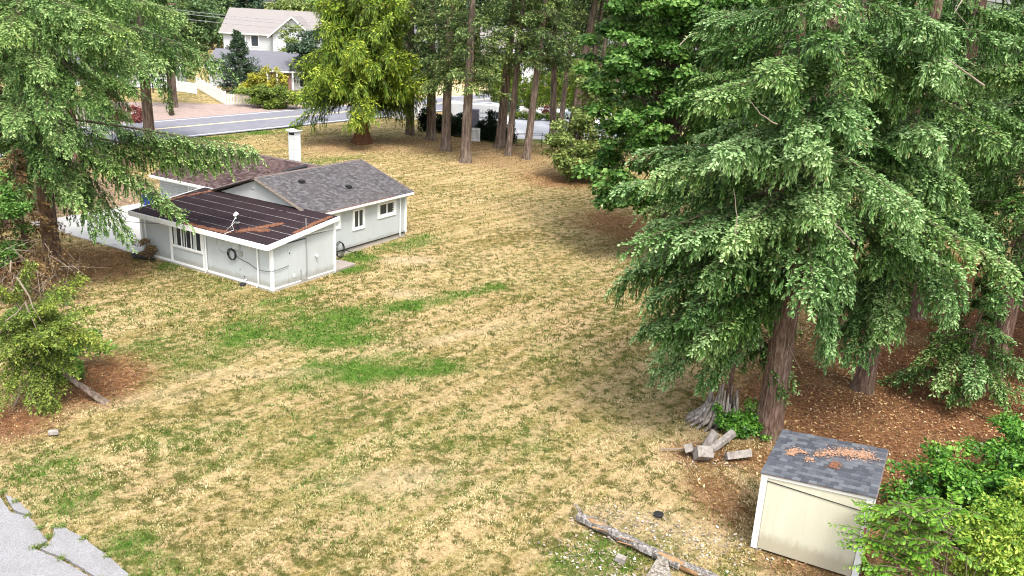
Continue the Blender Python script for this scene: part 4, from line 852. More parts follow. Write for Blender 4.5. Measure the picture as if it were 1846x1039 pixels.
# ---- left side
L1 = (-21.2, 38.0, 0); ex = []
for z_, px, py, Y_, kw in ((6.9, 448, 262, 37.5, dict(hang=1.0, width=.07, rise=.0, hangn=2.6, nsec=70, start=.35)), (6.3, 375, 290, 36.4, dict(hang=.8, width=.09, rise=.0, hangn=2.0, nsec=55, start=.3)), (5.9, 332, 385, 36.0, dict(hang=.7, width=.09, rise=.05, hangn=2., nsec=55, start=.3)), (5.2, 236, 430, 36.2, dict(hang=.8, width=.2)), (6.8, 205, 300, 35, {}), (5.6, 150, 350, 34.4, {}), (9.6, 120, 210, 33.4, {}), (10.8, 160, 60, 33.8, {}), (8.0, 20, 220, 33.2, {}), (11.4, 20, 60, 33.2, {}), (6.2, 20, 380, 33.6, {}), (11.2, 395, 110, 37.5, dict(width=.16)), 
                        (10.9, 300, 130, 35.5, {}), (11.8, 250, 60, 35, {}), (12.4, 330, 20, 37, {}), (11.2, 200, 100, 34.5, {}), (9.8, 180, 190, 34.2, {}), (8.2, 130, 260, 33.8, {}), (7.2, 60, 300, 33.6, {}), (6.0, 110, 360, 34, {}), (5.0, 180, 410, 35, {}), (10.6, 60, 130, 33.6, {}), (12.0, 110, 30, 34, {})):
    ex.append((z_, tipw(px, py, Y_, L1), kw))
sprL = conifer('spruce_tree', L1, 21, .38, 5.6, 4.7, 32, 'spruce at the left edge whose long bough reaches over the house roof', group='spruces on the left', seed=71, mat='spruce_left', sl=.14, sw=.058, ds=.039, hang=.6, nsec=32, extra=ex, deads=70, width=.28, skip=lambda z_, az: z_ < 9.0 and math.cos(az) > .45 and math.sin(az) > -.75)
copy_tree(sprL, (-27.5, 44.5, 0), 2.4, 1.0, 'spruce on the far left behind the overhanging one')
copy_tree(two, (-26.5, 33.0, 0), 4.4, 1.0, 'spruce at the very left edge beside the overhanging one')
copy_tree(two, (-31.8, 61.5, 0), 1.9, 1.0, 'dark-trunked spruce between the driveway and the road')
L5 = (-30.8, 71.9, 0); ex = [(7.6, tipw(px, py, Y_, L5), dict(hang=.9)) for px, py, Y_ in ((300, 185, 69), (230, 150, 69), (345, 130, 70), (395, 125, 71), (190, 120, 69), (290, 110, 67))]
conifer('spruce_tree', L5, 21, .46, 8.0, 5.0, 60, 'spruce with a bare mottled trunk standing on the verge in front of the road', group='spruces on the left', seed=75, mat='spruce_left', bark='bark_grey', sl=.30, sw=.12, ds=.16, hang=.8, nsec=22, extra=ex, deads=20, flare=1.15)
copy_tree(firs[2], (-43, 88, 0), 2.2, .95, 'tall dark tree on the gravel apron across the road')
copy_tree(firs[0], (-38.5, 97, 0), 4.8, .9, 'dense dark tree left of the small blue-green fir', )
copy_tree(firs[1], (-49, 76, 0), 3.2, 1.0, 'tall fir behind the left grove')
copy_tree(firs[3], (-41, 66, 0), 1.1, 1.1, 'fir inside the left grove near the road')
copy_tree(firs[2], (-56, 92, 0), .7, 1.1, 'fir at the far left across the road')
# small dead snag twigs under the overhanging spruce: brown dying conifer
DB = (-20.3, 34.4, 0)
conifer('dying_conifer', DB, 6.2, .14, 1.0, 2.2, 46, 'half-dead brown conifer under the overhanging spruce at the left', seed=81, mat='deadtwig', sl=.15, sw=.06, ds=.13, hang=.35, nsec=18, deads=60, droop=.5)
broadleaf('green_bush', (-20.6, 32.9, 0), [(0, 0, 3.4, 1.5, 1.2, 1.5), (.6, 0, 4.6, .9, .9, .9), (-.8, 0, 2.2, 1.2, 1.2, 1.1)], 9000, .14, 'maple', 'round green bush in front of the dying conifer', 'bush', seed=82, clumps=50, clump=.42, trunks=((0, 0, .08),), hue0=.1)
# yellow-green juniper leaning over the left foreground
JP = (-12.95, 25.0, 0)
jr = empty('juniper_tree', JP, 0, 'yellow-green juniper sprawling from a leaning trunk at the left edge', 'tree'); jf = Fol(); jw = []; rr = np.random.default_rng(91)
j_rel = lambda px, py, Y_: tuple(np.array(wp(px, py, Y_))-np.array(JP))
trunk('trunk', [(0.25, -.25, -.05), j_rel(112, 672, 25.0), j_rel(60, 600, 25.4), j_rel(20, 520, 26)], [.13, .10, .08, .05], 'bark_grey', jr, seg=10, seed=3, flare=1.5)
for bx_, by_, bY, tx, ty_, tY in ((60, 600, 25.4, 195, 612, 24.4), (60, 600, 25.4, 165, 560, 24.6), (40, 560, 25.6, 130, 500, 25.0), (30, 540, 25.8, 60, 470, 25.6), (60, 600, 25.4, 120, 660, 24.2), (50, 590, 25.4, 70, 720, 23.6), (40, 580, 25.4, 20, 700, 23.6), (90, 640, 25.2, 85, 760, 23.6), (40, 560, 25.4, 0, 600, 24.2), (50, 580, 25.2, 90, 600, 23.8), (50, 590, 25.2, 140, 610, 24.), (30, 550, 25.6, -20, 520, 24.6), (60, 610, 25.2, 40, 740, 23.4), (50, 580, 25.4, 60, 540, 24.2), (50, 580, 25.4, 100, 550, 24.4), (30, 560, 25.4, 20, 640, 23.8), (50, 600, 25, 110, 620, 23.8), (40, 570, 25, 40, 580, 23.8)):
    a_ = np.array(j_rel(bx_, by_, bY)); b_ = np.array(j_rel(tx, ty_, tY)); dd = b_-a_; L_ = max(.7, math.hypot(dd[0], dd[1]))
    for e_ in range(2): bough(jf, jw, a_+rr.normal(0, .12, 3), math.atan2(dd[1], dd[0])+rr.normal(0, .12), L_, dd[2]/L_+.15, .12, rr, .11, .045, .040, .12, 26, .38, hue=rr.uniform(.1, .9), start=.12, spread=.7)
jf.build('crown', 'juniper', jr); wood_build(jw, 'twig', jr)
st_ = []; rr = np.random.default_rng(95)
for k in range(70):
    a_ = np.array(j_rel(rr.uniform(0, 150), rr.uniform(430, 560), rr.uniform(25.5, 28))); d = nrm(rr.normal(0, 1, 3)+[.3, -.2, -.3]); st_.append((a_[None], (a_+d*rr.uniform(.4, 1.4))[None], np.array([.010]), np.array([.003])))
for pts in (((40, 700), (20, 760)), ((0, 600), (45, 545)), ((45, 545), (68, 600)), ((20, 470), (22, 510)), ((30, 500), (75, 580))):
    a_, b_ = (np.array(j_rel(*q_, 24.2)) for q_ in pts); q = MB(); q.tube([tuple(a_), tuple((a_*.6+b_*.4)+rr.normal(0, .05, 3)), tuple((a_*.3+b_*.7)+rr.normal(0, .05, 3)), tuple(b_)], [.028, .022, .018, .010], 6); q.build('dead_branch', M['twigpale'], jr)
wood_build(st_, 'twigpale', jr, 'dead_twigs')['kind'] = 'stuff'
broadleaf('green_bush', (-14.9, 26.2, 0), [(-.4, 0, 1.5, 1.3, 1.2, 1.5), (.3, .3, .8, 1.2, 1., .8)], 7000, .11, 'laurel', 'dark green bush at the left edge behind the juniper', 'bush', seed=83, clumps=45, clump=.35, trunks=((0, 0, .06),))
broadleaf('dry_shrub', (-17.75, 40.2, 0), [(0, 0, .55, .6, .5, .55)], 1500, .09, 'deadtwig', 'small dry brown shrub at the left corner of the annex', 'shrub', seed=84, clumps=16, clump=.22, trunks=((0, 0, .03),), bare=30)
broadleaf('red_shrub', (-38.2, 84.5, 0), [(0, 0, .8, 1.6, 1.2, .8)], 2500, .2, 'redleaf', 'reddish shrub beside the road, left of the utility pole', 'shrub', seed=85, clumps=24, clump=.4, trunks=((0, 0, .05),), bare=20)

# ---- right foreground shrubs
SHB = (13.6, 20.4, 0)
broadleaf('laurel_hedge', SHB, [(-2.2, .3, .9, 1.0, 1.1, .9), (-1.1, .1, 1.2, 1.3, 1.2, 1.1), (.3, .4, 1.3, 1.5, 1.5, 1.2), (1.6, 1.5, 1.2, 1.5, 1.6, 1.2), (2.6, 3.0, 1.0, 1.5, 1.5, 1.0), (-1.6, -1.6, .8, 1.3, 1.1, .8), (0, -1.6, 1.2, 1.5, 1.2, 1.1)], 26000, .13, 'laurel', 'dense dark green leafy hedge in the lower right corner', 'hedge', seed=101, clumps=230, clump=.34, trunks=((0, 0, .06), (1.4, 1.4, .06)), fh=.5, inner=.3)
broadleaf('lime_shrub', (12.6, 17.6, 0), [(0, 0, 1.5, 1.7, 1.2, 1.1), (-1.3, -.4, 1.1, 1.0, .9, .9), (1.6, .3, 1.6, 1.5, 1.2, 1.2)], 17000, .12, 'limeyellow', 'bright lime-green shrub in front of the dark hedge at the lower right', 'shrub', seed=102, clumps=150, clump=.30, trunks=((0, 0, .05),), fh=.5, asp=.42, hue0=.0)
broadleaf('lime_shrub', (15.3, 20.6, 0), [(0, 0, 2.4, 1.0, .8, .8), (.9, .9, 2.5, 1.0, .9, .8), (-1.0, -.6, 2.1, .8, .6, .5)], 6500, .13, 'limeyellow', 'bright lime-green shrub top at the right edge above the dark hedge', 'shrub', seed=103, clumps=60, clump=.28, trunks=((0, 0, .05),), fh=.8, asp=.42, hue0=.05)
# tree-of-heaven like shrub: arching stems with paired leaflets, over the right side of the shed
pin = empty('pinnate_shrub', (9.6, 16.6, 0), 0, 'shrub with long arching stems of paired leaflets reaching across the shed front', 'shrub'); pf = Fol(); pw = []; rr = np.random.default_rng(111)
def stem(a_, b_, arch, n_lf, ll, tone0):
    a_, b_ = np.array(a_, float), np.array(b_, float); u = np.linspace(0, 1, 10); P_ = a_+(b_-a_)*u[:, None]; P_[:, 2] += arch*np.sin(u*np.pi*.9); pw.append((P_[:-1], P_[1:], .016*(1.1-u[:-1]), .016*(1.1-u[1:])))
    uu = np.linspace(.25, 1, n_lf); Q = np.stack([np.interp(uu, u, P_[:, i]) for i in range(3)], 1); T = nrm(b_-a_); S_ = nrm(np.cross(T, [0, 0, 1.]))
    for sg in (-1, 1):
        D = nrm(T*.75+S_*sg*.9+rr.normal(0, .22, (n_lf, 3))-np.array([0, 0, .35])); L_ = ll*np.interp(uu, [.25, .6, 1], [.8, 1.1, .6])*rr.uniform(.8, 1.2, n_lf)
        pf.add(Q, D, nrm(rr.normal(0, .25, (n_lf, 3))+[0, 0, 1.]), L_, L_*.40, np.clip(tone0+rr.normal(0, .1, n_lf), 0, 1), np.full(n_lf, .15), .1)
rel = lambda px, py, Y_: tuple(np.array(wp(px, py, Y_))-np.array([9.6, 16.6, 0]))
for (ax_, ay, aY), (bx_, by_, bY), ar in (((1640, 985, 16.3), (1502, 965, 16.6), .12), ((1640, 950, 16.6), (1545, 935, 17.0), .12), ((1640, 930, 17.0), (1552, 912, 17.2), .10), ((1640, 1010, 16.2), (1525, 990, 16.4), .15), ((1680, 920, 17.2), (1590, 918, 17.5), .15), ((1700, 960, 16.8), (1620, 930, 17), .1), ((1640, 1040, 16), (1540, 1035, 16.0), .1), ((1690, 1010, 16.2), (1600, 985, 16.2), .15), ((1720, 980, 16.6), (1650, 1010, 16), .2), ((1600, 1060, 16), (1560, 1010, 16.1), .1)):
    for k in range(3): stem(np.array(rel(ax_, ay, aY))+rr.normal(0, .12, 3), np.array(rel(bx_, by_, bY))+rr.normal(0, .09, 3), ar, 12, .19, .42)
for k in range(95):
    c0 = np.array(rel(rr.uniform(1590, 1720), rr.uniform(900, 1060), rr.uniform(15.9, 17.6))); an = rr.random()*6.28; stem(c0, c0+np.array([math.cos(an), math.sin(an), rr.uniform(-.2, .3)])*rr.uniform(.5, .9), .12, 10, .18, .38)
for k in range(9): a_ = np.array([rr.uniform(-.4, .9), rr.uniform(-.6, .6), 0]); pw.append((a_[None], (a_+[rr.uniform(-.5, .4), rr.uniform(-.4, .3), 1.7])[None], np.array([.025]), np.array([.012])))
pf.build('crown', 'limeleaf', pin); wood_build(pw, 'twig', pin)

# ---- stump, blocks, sticks, log
stp = empty('tree_stump', (7.0, 25.6, 0), 0, 'broken grey stump with splayed roots left of the big spruce trunk', 'stump')
rr = random.Random(5); q = MB()
for k in range(26):
    a = k/26*6.283; r_ = .42+rr.uniform(-.05, .05); h_ = rr.uniform(.55, 1.25); fl = rr.uniform(1.3, 1.7) if 2.2 < a < 4.4 else rr.uniform(1.15, 1.4)
    q.tube([(math.cos(a)*r_*fl, math.sin(a)*r_*fl*.9, -.05), (math.cos(a)*r_*1.1, math.sin(a)*r_, .35), (math.cos(a)*r_*.9, math.sin(a)*r_*.85, h_)], [.10, .085, .02], 6)
for k in range(7):
    a = 2.5+k*.27; q.tube([(math.cos(a)*1.15, math.sin(a)*.9, -.05), (math.cos(a)*.7, math.sin(a)*.7, .2), (math.cos(a)*.4, math.sin(a)*.4, .7)], [.04, .09, .05], 6)
q.tube([(.0, .0, -.1), (0, 0, .5)], [.4, .3], 12); q.build('stump_wood', M['wood_grey'], stp, smooth=True)
broadleaf('ivy_shrub', (7.45, 24.9, 0), [(0, 0, .35, .75, .35, .4), (.5, .1, .5, .4, .35, .4), (-.5, .2, .4, .4, .3, .35), (.3, -.3, .25, .6, .4, .25)], 3600, .11, 'laurel', 'bright green leafy growth at the foot of the stump and the spruce trunk', 'shrub', seed=121, clumps=44, clump=.2, trunks=((0, 0, .02),), asp=.7)
M['sawn'] = simple('sawn_grey_wood', (.30, .27, .245), .95, .35, 9, bmp=1., stretch=(1, 1, .3), dirt=(.10, .08, .06, 1), dirt_amt=.9, dscale=5)
def block(loc, rot, r_, l_, label, sides=5):
    q = MB(); rr = random.Random(int(loc[0]*1000)); pts = []; V = []
    for e in (0, 1):
        for k in range(sides*3):
            a = k/(sides*3)*6.283; rad = r_*(math.cos(math.pi/sides)/math.cos((a % (2*math.pi/sides))-math.pi/sides))*(1+rr.uniform(-.05, .05)); V.append(((e-.5)*l_+rr.uniform(-.015, .015), math.cos(a)*rad, math.sin(a)*rad))
    n_ = sides*3; q.add(V, [tuple(range(n_))[::-1], tuple(range(n_, 2*n_))]+[(k, (k+1) % n_, (k+1) % n_+n_, k+n_) for k in range(n_)])
    o = q.build('wood_block', M['sawn'], bevel=.012); o.location = loc; o.rotation_euler = rot; return tag(o, label, 'firewood', 'split wood blocks by the stump')
block((5.92, 22.95, .22), (0, .1, R(10)), .25, .50, 'large square grey wood block, the nearest and leftmost by the stump', 4)
block((5.55, 23.25, .2), (.3, .5, R(70)), .17, .42, 'small pale wood block leaning behind the large square block', 4)
block((6.25, 23.7, .26), (.4, R(-62), R(20)), .16, .62, 'upright tilted split log between the blocks', 5)
block((6.65, 23.75, .25), (0, R(-22), R(35)), .14, .95, 'long split log slanting up toward the stump', 5)
block((7.0, 23.1, .15), (.2, R(-4), R(12)), .16, .78, 'flat grey split log lying right of the square block', 4)
q = MB(); q.tube([(4.7, 23.38, .05), (5.1, 23.4, .06), (5.55, 23.5, .05)], [.02, .025, .02], 6); tag(q.build('stick', M['twigpale']), 'pale straight stick on the grass left of the wood blocks', 'stick')
# long weathered log along the bottom
lg = empty('fallen_log', (0, 0, 0), 0, 'long rotten log with peeling bark lying at the bottom centre', 'log')
M['rot'] = simple('orange_rotten_wood', (.30, .17, .085), .95, .35, 7, dirt=(.62, .46, .28, 1), dscale=3)
M['lichen'] = bark_mat('grey_log_bark', (.04, .035, .032), (.22, .20, .185), (.60, .58, .55), 3)
lp = [geo(*q_) for q_ in ((1042, 936), (1078, 955), (1118, 974), (1160, 995), (1215, 1021), (1275, 1046), (1360, 1085))]
q = MB(); q.tube([(x, y, .10+.02*math.sin(i*2)) for i, (x, y) in enumerate(lp)], [.095, .11, .115, .10, .11, .10, .10], 12); q.build('heartwood', M['rot'], lg, smooth=True)
rr = random.Random(8)
def lpt(u):
    k = u*(len(lp)-1); i = min(int(k), len(lp)-2); return Vector((lp[i][0], lp[i][1], .1)).lerp(Vector((lp[i+1][0], lp[i+1][1], .1)), k-i)
def barkplate(u0, u1, a0, a1, r_):
    V = []; F_ = []; n1, n2 = 6, 5
    for i in range(n1):
        u = u0+(u1-u0)*i/(n1-1); p_ = lpt(u); d = (lpt(min(1, u+.02))-lpt(max(0, u-.02))).normalized(); s_ = Vector((-d.y, d.x, 0))
        for k in range(n2):
            a = a0+(a1-a0)*k/(n2-1)+rr.uniform(-.12, .12); rad = r_+rr.uniform(-.012, .015); V.append(p_+s_*math.cos(a)*rad+Vector((0, 0, math.sin(a)*rad)))
    F_ = [(i*n2+k, i*n2+k+1, (i+1)*n2+k+1, (i+1)*n2+k) for i in range(n1-1) for k in range(n2-1)]
    q = MB(); q.add(V, F_); o = q.build('bark_plate', M['lichen'], lg); s_ = o.modifiers.new('solid', 'SOLIDIFY'); s_.thickness = .02
for u0, u1, a0, a1 in ((0, .2, -.6, 3.6), (.17, .46, 1.3, 3.5), (.2, .5, -.4, .8), (.38, .58, .3, 3.2), (.5, .78, -.3, 1.5), (.56, .7, 2.2, 3.6), (.72, 1., -.2, 2.4), (.8, 1., 2.4, 3.4)): barkplate(u0, u1, a0, a1, .125)
rr2 = random.Random(4)
for k in range(16):
    u = rr2.uniform(.05, .98); a_ = lpt(u); d = (lpt(min(1, u+.05))-lpt(max(0, u-.05))).normalized(); s_ = Vector((-d.y, d.x, 0)); o_ = s_*rr2.uniform(-.22, .22); l_ = rr2.uniform(.15, .5)
    q = MB(); z0_ = rr2.uniform(-.06, .12); q.tube([tuple(a_+o_+Vector((0, 0, z0_))), tuple(a_+o_+d*l_+s_*rr2.uniform(-.1, .1)+Vector((0, 0, z0_+rr2.uniform(-.03, .05))))], [rr2.uniform(.015, .035), .01], 5); q.build('splinter', M[rr2.choice(('wood_grey', 'rot', 'lichen', 'ridge'))], lg)
q = MB(); q.tube([(lp[0][0]+.05, lp[0][1]+.02, .2), (lp[0][0]-.08, lp[0][1]+.22, .30)], [.05, .03], 7); q.build('branch_stub', M['wood_grey'], lg)
rr = random.Random(12)
slb = [geo(*q_) for q_ in ((1170, 1039), (1185, 1015), (1200, 1019), (1215, 1070), (1150, 1075))]
q = MB(); q.slab([(x, y, .16+.03*i % .07) for i, (x, y) in enumerate(slb)], .12); tag(q.build('weathered_board', M['wood_grey']), 'grey weathered board end leaning on the log at the bottom edge', 'board')
a_ = geo(1118, 1012); q = MB(); q.box(-.12, .12, -.08, .08, 0, .14); o = q.build('weathered_board', M['sawn'], bevel=.01); o.location = (a_[0], a_[1], .0); o.rotation_euler = (0, .1, R(-25)); tag(o, 'small grey wood chunk just left of the log', 'board')
q = MB(); a_ = geo(1187, 930); q.tube([(a_[0], a_[1], .02), (a_[0], a_[1], .06), (a_[0], a_[1], .075)], [.13, .14, .09], 16); tag(q.build('black_lid', M['black']), 'small round black lid on the grass above the log', 'lid')
a_ = geo(97, 783); block((a_[0], a_[1], .06), (0, 0, .3), .09, .26, 'pale flat stone on the brown litter at the left', 5)['category'] = 'stone'
bpy.data.objects[-1] if False else None
# wood chips and bark debris strewn between log and shed
rr = np.random.default_rng(77); V = []; F = []; 
def scatter_quads(n_, zfun, size, mat, name, label, cat, aspect=.5, tones=None, curl=.4, zone_w=None, area=None):
    x_ = rr.uniform(area[0], area[1], n_*4); y_ = rr.uniform(area[2], area[3], n_*4); w_ = zone_w(x_, y_); k = rr.random(len(x_)) < w_; x_, y_ = x_[k][:n_], y_[k][:n_]; n_ = len(x_)
    P = np.stack([x_, y_, gz(x_, y_)-.05+zfun+rr.random(n_)*.02], 1); a = rr.random(n_)*6.28; D = np.stack([np.cos(a), np.sin(a), rr.normal(0, .25, n_)], 1); Nn = nrm(rr.normal(0, curl, (n_, 3))+[0, 0, 1.]); L = size*rr.uniform(.5, 1.5, n_)
    V_ = kites(P, D, Nn, L, L*aspect, .12); o = np_mesh(name, V_, np.arange(len(V_)).reshape(-1, 4), M[mat], attrs=dict(rnd=np.repeat(rr.random(n_), 4)))
    tag(o, label, cat, kind='stuff'); return o
def leaf_mat(name, stops):
    mt, t, p = newmat(name); c = ramp(t, attr(t, 'rnd'), stops); t.links.new(c, p.inputs['Base Color']); p.inputs['Roughness'].default_value = .8; M[name] = mt
leaf_mat('fallen_leaf', [(0, (.16, .07, .03)), (.4, (.42, .24, .10)), (.75, (.55, .38, .17)), (1, (.66, .54, .33))])
leaf_mat('wood_chip', [(0, (.16, .12, .09)), (.5, (.32, .26, .20)), (1, (.58, .52, .45))])
leaf_mat('dark_twig', [(0, (.06, .03, .016)), (.6, (.21, .10, .048)), (1, (.38, .21, .11))])
wl = lambda x, y: zone(x, y, LITTER, .4, .35, 11)
scatter_quads(8000, .035, .095, 'fallen_leaf', 'fallen_leaves', 'yellow and tan fallen leaves strewn over the brown litter under the trees', 'leaves', .55, zone_w=lambda x, y: wl(x, y)*np.where(x > 0, sstep(.25, .7, fbm(x, y, .5, 5))*.9+.1, .12), area=(-17, 24, 16, 38))
scatter_quads(30000, .02, .13, 'dark_twig', 'needle_litter', 'red-brown needle litter and twigs under the trees', 'litter', .22, zone_w=wl, area=(-24, 24, 16, 44))
chz = [(4.0, 18.9, 2.6, 1.2, -20, .9), (2.6, 17.6, 1.8, .9, -30, .9), (5.6, 18.6, 1.4, .9, 0, .8), (6.0, 23.0, 1.3, .8, 0, .6), (8.9, 22.9, 1.0, .5, 0, .5)]
scatter_quads(1900, .03, .085, 'wood_chip', 'wood_chips', 'pale wood chips and bark bits strewn around the log', 'wood chips', .5, zone_w=lambda x, y: zone(x, y, chz, .4, .8, 61), area=(0, 10, 15.5, 24.5))

# weeds in the cracks of the paving
wz = [tuple(geo(*q_)) for q_ in ((5, 889), (28, 905), (50, 930), (72, 952), (88, 968), (80, 984), (64, 988), (100, 950), (112, 950), (150, 972), (195, 1003), (236, 1040), (110, 1008), (180, 1046))]
wx = np.concatenate([rr.normal(a_[0], .07 if i in (4, 5, 6, 7) else .04, 130) for i, a_ in enumerate(wz)]); wy = np.concatenate([rr.normal(a_[1], .06, 130) for a_ in wz]); n_ = len(wx); an = rr.random(n_)*6.28
V_ = kites(np.stack([wx, wy, np.full(n_, .0)], 1), np.stack([np.cos(an)*.7, np.sin(an)*.7, rr.uniform(.2, 1, n_)], 1), nrm(rr.normal(0, .4, (n_, 3))+[0, 0, 1.]), rr.uniform(.03, .08, n_), rr.uniform(.012, .03, n_))
tag(np_mesh('crack_weeds', V_, np.arange(len(V_)).reshape(-1, 4), M['bushleaf'], attrs=dict(tip=np.tile([0, .5, 1, .5], n_), tone=np.repeat(rr.uniform(.1, .7, n_), 4), hue=np.repeat(rr.uniform(0, .9, n_), 4))), 'small olive weeds growing in the cracks of the grey pavement', 'weeds', kind='stuff')
# ---- grass tufts on the lawn (colour follows the same zones as the ground)
def tufts(n_, area, size, ydens, seed):
    r_ = np.random.default_rng(seed); x_ = r_.uniform(area[0], area[1], n_*2); y_ = r_.uniform(area[2], area[3], n_*2)
    k = (np.abs(x_) < y_*.62+1.5) & (r_.random(len(x_)) < ydens(y_)); x_, y_ = x_[k][:n_], y_[k][:n_]
    g, l, nd, b, d = zones(x_, y_)
    dx, dy = x_-hA.x, y_-hA.y; lx = dx*hs_d.x+dy*hs_d.y; ly = dx*ht_d.x+dy*ht_d.y
    inh = ((lx > -.08) & (lx < 4.05) & (ly > -.1) & (ly < 18)) | ((lx > 3.9) & (lx < 12) & (ly > 1.6) & (ly < 16)) | ((lx > 4) & (lx < 5.5) & (ly > -.1) & (ly < 1.7))
    sx_, sy = x_-SA.x, y_-SA.y; cs_, sn = math.cos(SR), math.sin(SR); qx, qy = sx_*cs_+sy*sn, -sx_*sn+sy*cs_
    insd = (qx > -.05) & (qx < SW+.05) & (qy > -.05) & (qy < SDp)
    def inpoly(P_):
        c_ = np.zeros(len(x_), bool); j = len(P_)-1
        for i in range(len(P_)):
            xi, yi = P_[i]; xj, yj = P_[j]; c_ ^= ((yi > y_) != (yj > y_)) & (x_ < (xj-xi)*(y_-yi)/(yj-yi+1e-9)+xi); j = i
        return c_
    pavm = inpoly(big_slab) | inpoly(sm_slab) | inpoly(edge_slab)
    rdd = (x_-RO.x)*RN.x+(y_-RO.y)*RN.y
    sparse = (r_.random(len(x_)) < .85*b) | (r_.random(len(x_)) < .93*l) | (r_.random(len(x_)) < .5*nd)
    k = ~(inh | insd | pavm | sparse) & (rdd < -.6) & ~((y_ > 84) & (x_ > -5)); x_, y_, g = x_[k], y_[k], g[k]; n_ = len(x_)
    sp = (fbm(x_, y_, 1.6, 91, 4)-.5)*2; st = fbm(x_*math.cos(ST)+y_*math.sin(ST), (-x_*math.sin(ST)+y_*math.cos(ST))*9, .18, 95, 3)
    cl = fbm(x_, y_, 2.3, 97, 3); cl2 = fbm(x_, y_, 4.2, 197, 2); lg_ = fbm(x_, y_, .28, 99, 3)
    q_ = np.clip(r_.random(n_)*.28+.40+sp*.35+(st-.5)*1.5+(cl2-.5)*.8+(lg_-.5)*.9, 0, 1)[:, None]
    straw = np.array([.17, .125, .035])*(1-q_)+np.array([.66, .56, .32])*q_
    och = (sstep(.52, .66, fbm(x_, y_, .35, 199, 3))*.55*r_.random(n_))[:, None]; straw = straw*(1-och)+np.array([.36, .27, .07])*och
    dk = sstep(.56, .63, cl*.55+cl2*.45+.08*sstep(.6, .4, lg_)+.05*g)*(1-.75*sstep(34, 50, y_)); pink = sstep(38, 56, y_)[:, None]*.5
    straw = straw*(1-pink)+pink*(np.array([.34, .22, .10])*(1-q_)+np.array([.72, .54, .30])*q_); ol = (r_.random(n_) < .05+.85*dk)[:, None]; straw = np.where(ol, np.array([.055, .065, .014])+r_.random((n_, 1))*np.array([.10, .11, .03]), straw)
    q2 = r_.random(n_)[:, None]; green = np.array([.018, .060, .006])*(1-q2)+np.array([.13, .25, .035])*q2
    isg = (r_.random(n_) < g*1.12)[:, None]; col = np.where(isg, green, straw)
    V = []; CC = []
    P = np.stack([x_, y_, gz(x_, y_)-.055], 1)
    for k in range(2):
        a = r_.random(n_)*6.28; h = size*r_.uniform(.45, 1.3, n_)*(1+.35*isg[:, 0]+.5*ol[:, 0])*(1+sp*.5); ww = size*r_.uniform(.3, .7, n_); dr = np.stack([np.cos(a), np.sin(a), np.zeros(n_)], 1); sd_ = np.stack([-np.sin(a), np.cos(a), np.zeros(n_)], 1)
        tipv = P+dr*(h*r_.uniform(.2, 1.0, n_))[:, None]+np.array([0, 0, 1])*h[:, None]
        V += [P-sd_*ww[:, None]*.5, P+sd_*ww[:, None]*.5, tipv]; CC += [col*.85, col*.85, np.minimum(col*1.08, .8)]
    VV = np.concatenate([np.stack(V[0:3], 1).reshape(-1, 3), np.stack(V[3:6], 1).reshape(-1, 3)]); CCC = np.concatenate([np.stack(CC[0:3], 1).reshape(-1, 3), np.stack(CC[3:6], 1).reshape(-1, 3)])
    return VV, CCC
mt, t, p = newmat('grass_blades'); M['grass'] = mt; t.links.new(attr(t, 'col', 'Color'), p.inputs['Base Color']); p.inputs['Roughness'].default_value = .9; p.inputs['Specular IOR Level'].default_value = .1
tv, tc = [], []
for a_ in (tufts(175000, (-22, 22, 13, 30), .044, lambda y: np.ones_like(y), 1), tufts(110000, (-30, 20, 30, 50), .065, lambda y: np.ones_like(y), 2), tufts(70000, (-36, 20, 50, 84), .085, lambda y: np.ones_like(y), 3)): tv.append(a_[0]); tc.append(a_[1])
tv = np.concatenate(tv); tc = np.concatenate(tc); tc = np.concatenate([tc, np.ones((len(tc), 1))], 1)
tag(np_mesh('grass', tv, np.arange(len(tv)).reshape(-1, 3), M['grass'], cols=dict(col=tc)), 'short dry straw-coloured grass with green patches covering the lawn', 'grass', kind='stuff')


# ------------------------------------------------------------------ across the road
pole = empty('utility_pole', (-36.2, 90.3, 0), 0, 'dark wooden utility pole standing at the far edge of the road', 'pole')
q = MB(); q.tube([(0, 0, -.2), (0, 0, 12)], [.24, .17], 10); q.build('shaft', simple('dark_creosote', (.045, .03, .022), .9, .3, 4), pole)
q = MB(); q.box(-1.2, 1.2, -.06, .06, 11.0, 11.12); q.build('crossarm', M['bark'], pole)
for k, (zz, off_) in enumerate(((9.4, 0), (9.1, .2), (8.6, .1))):
    mb = MB(); pts = []
    for i in range(25): u = i/24; a_ = -60+180*u; pts.append((RO.x+RD.x*a_+RN.x*(10.6+off_), RO.y+RD.y*a_+RN.y*(10.6+off_), zz+1.2*(2*((u*3) % 1)-1)**2))
    mb.tube(pts, .022, 4); tag(mb.build('overhead_wire', M['metal']), ('topmost', 'middle', 'lowest')[k]+' of the overhead wires along the far side of the road', 'wire')
wr = wire('service_wire', [HW(-.1, 6.2, 2.0), HW(-3.2, 12.5, 2.5), HW(-8, 24, 5.5)], .012, 'cable', None, .25); tag(wr, 'thin dark wire running from the annex wall off to the left', 'wire')
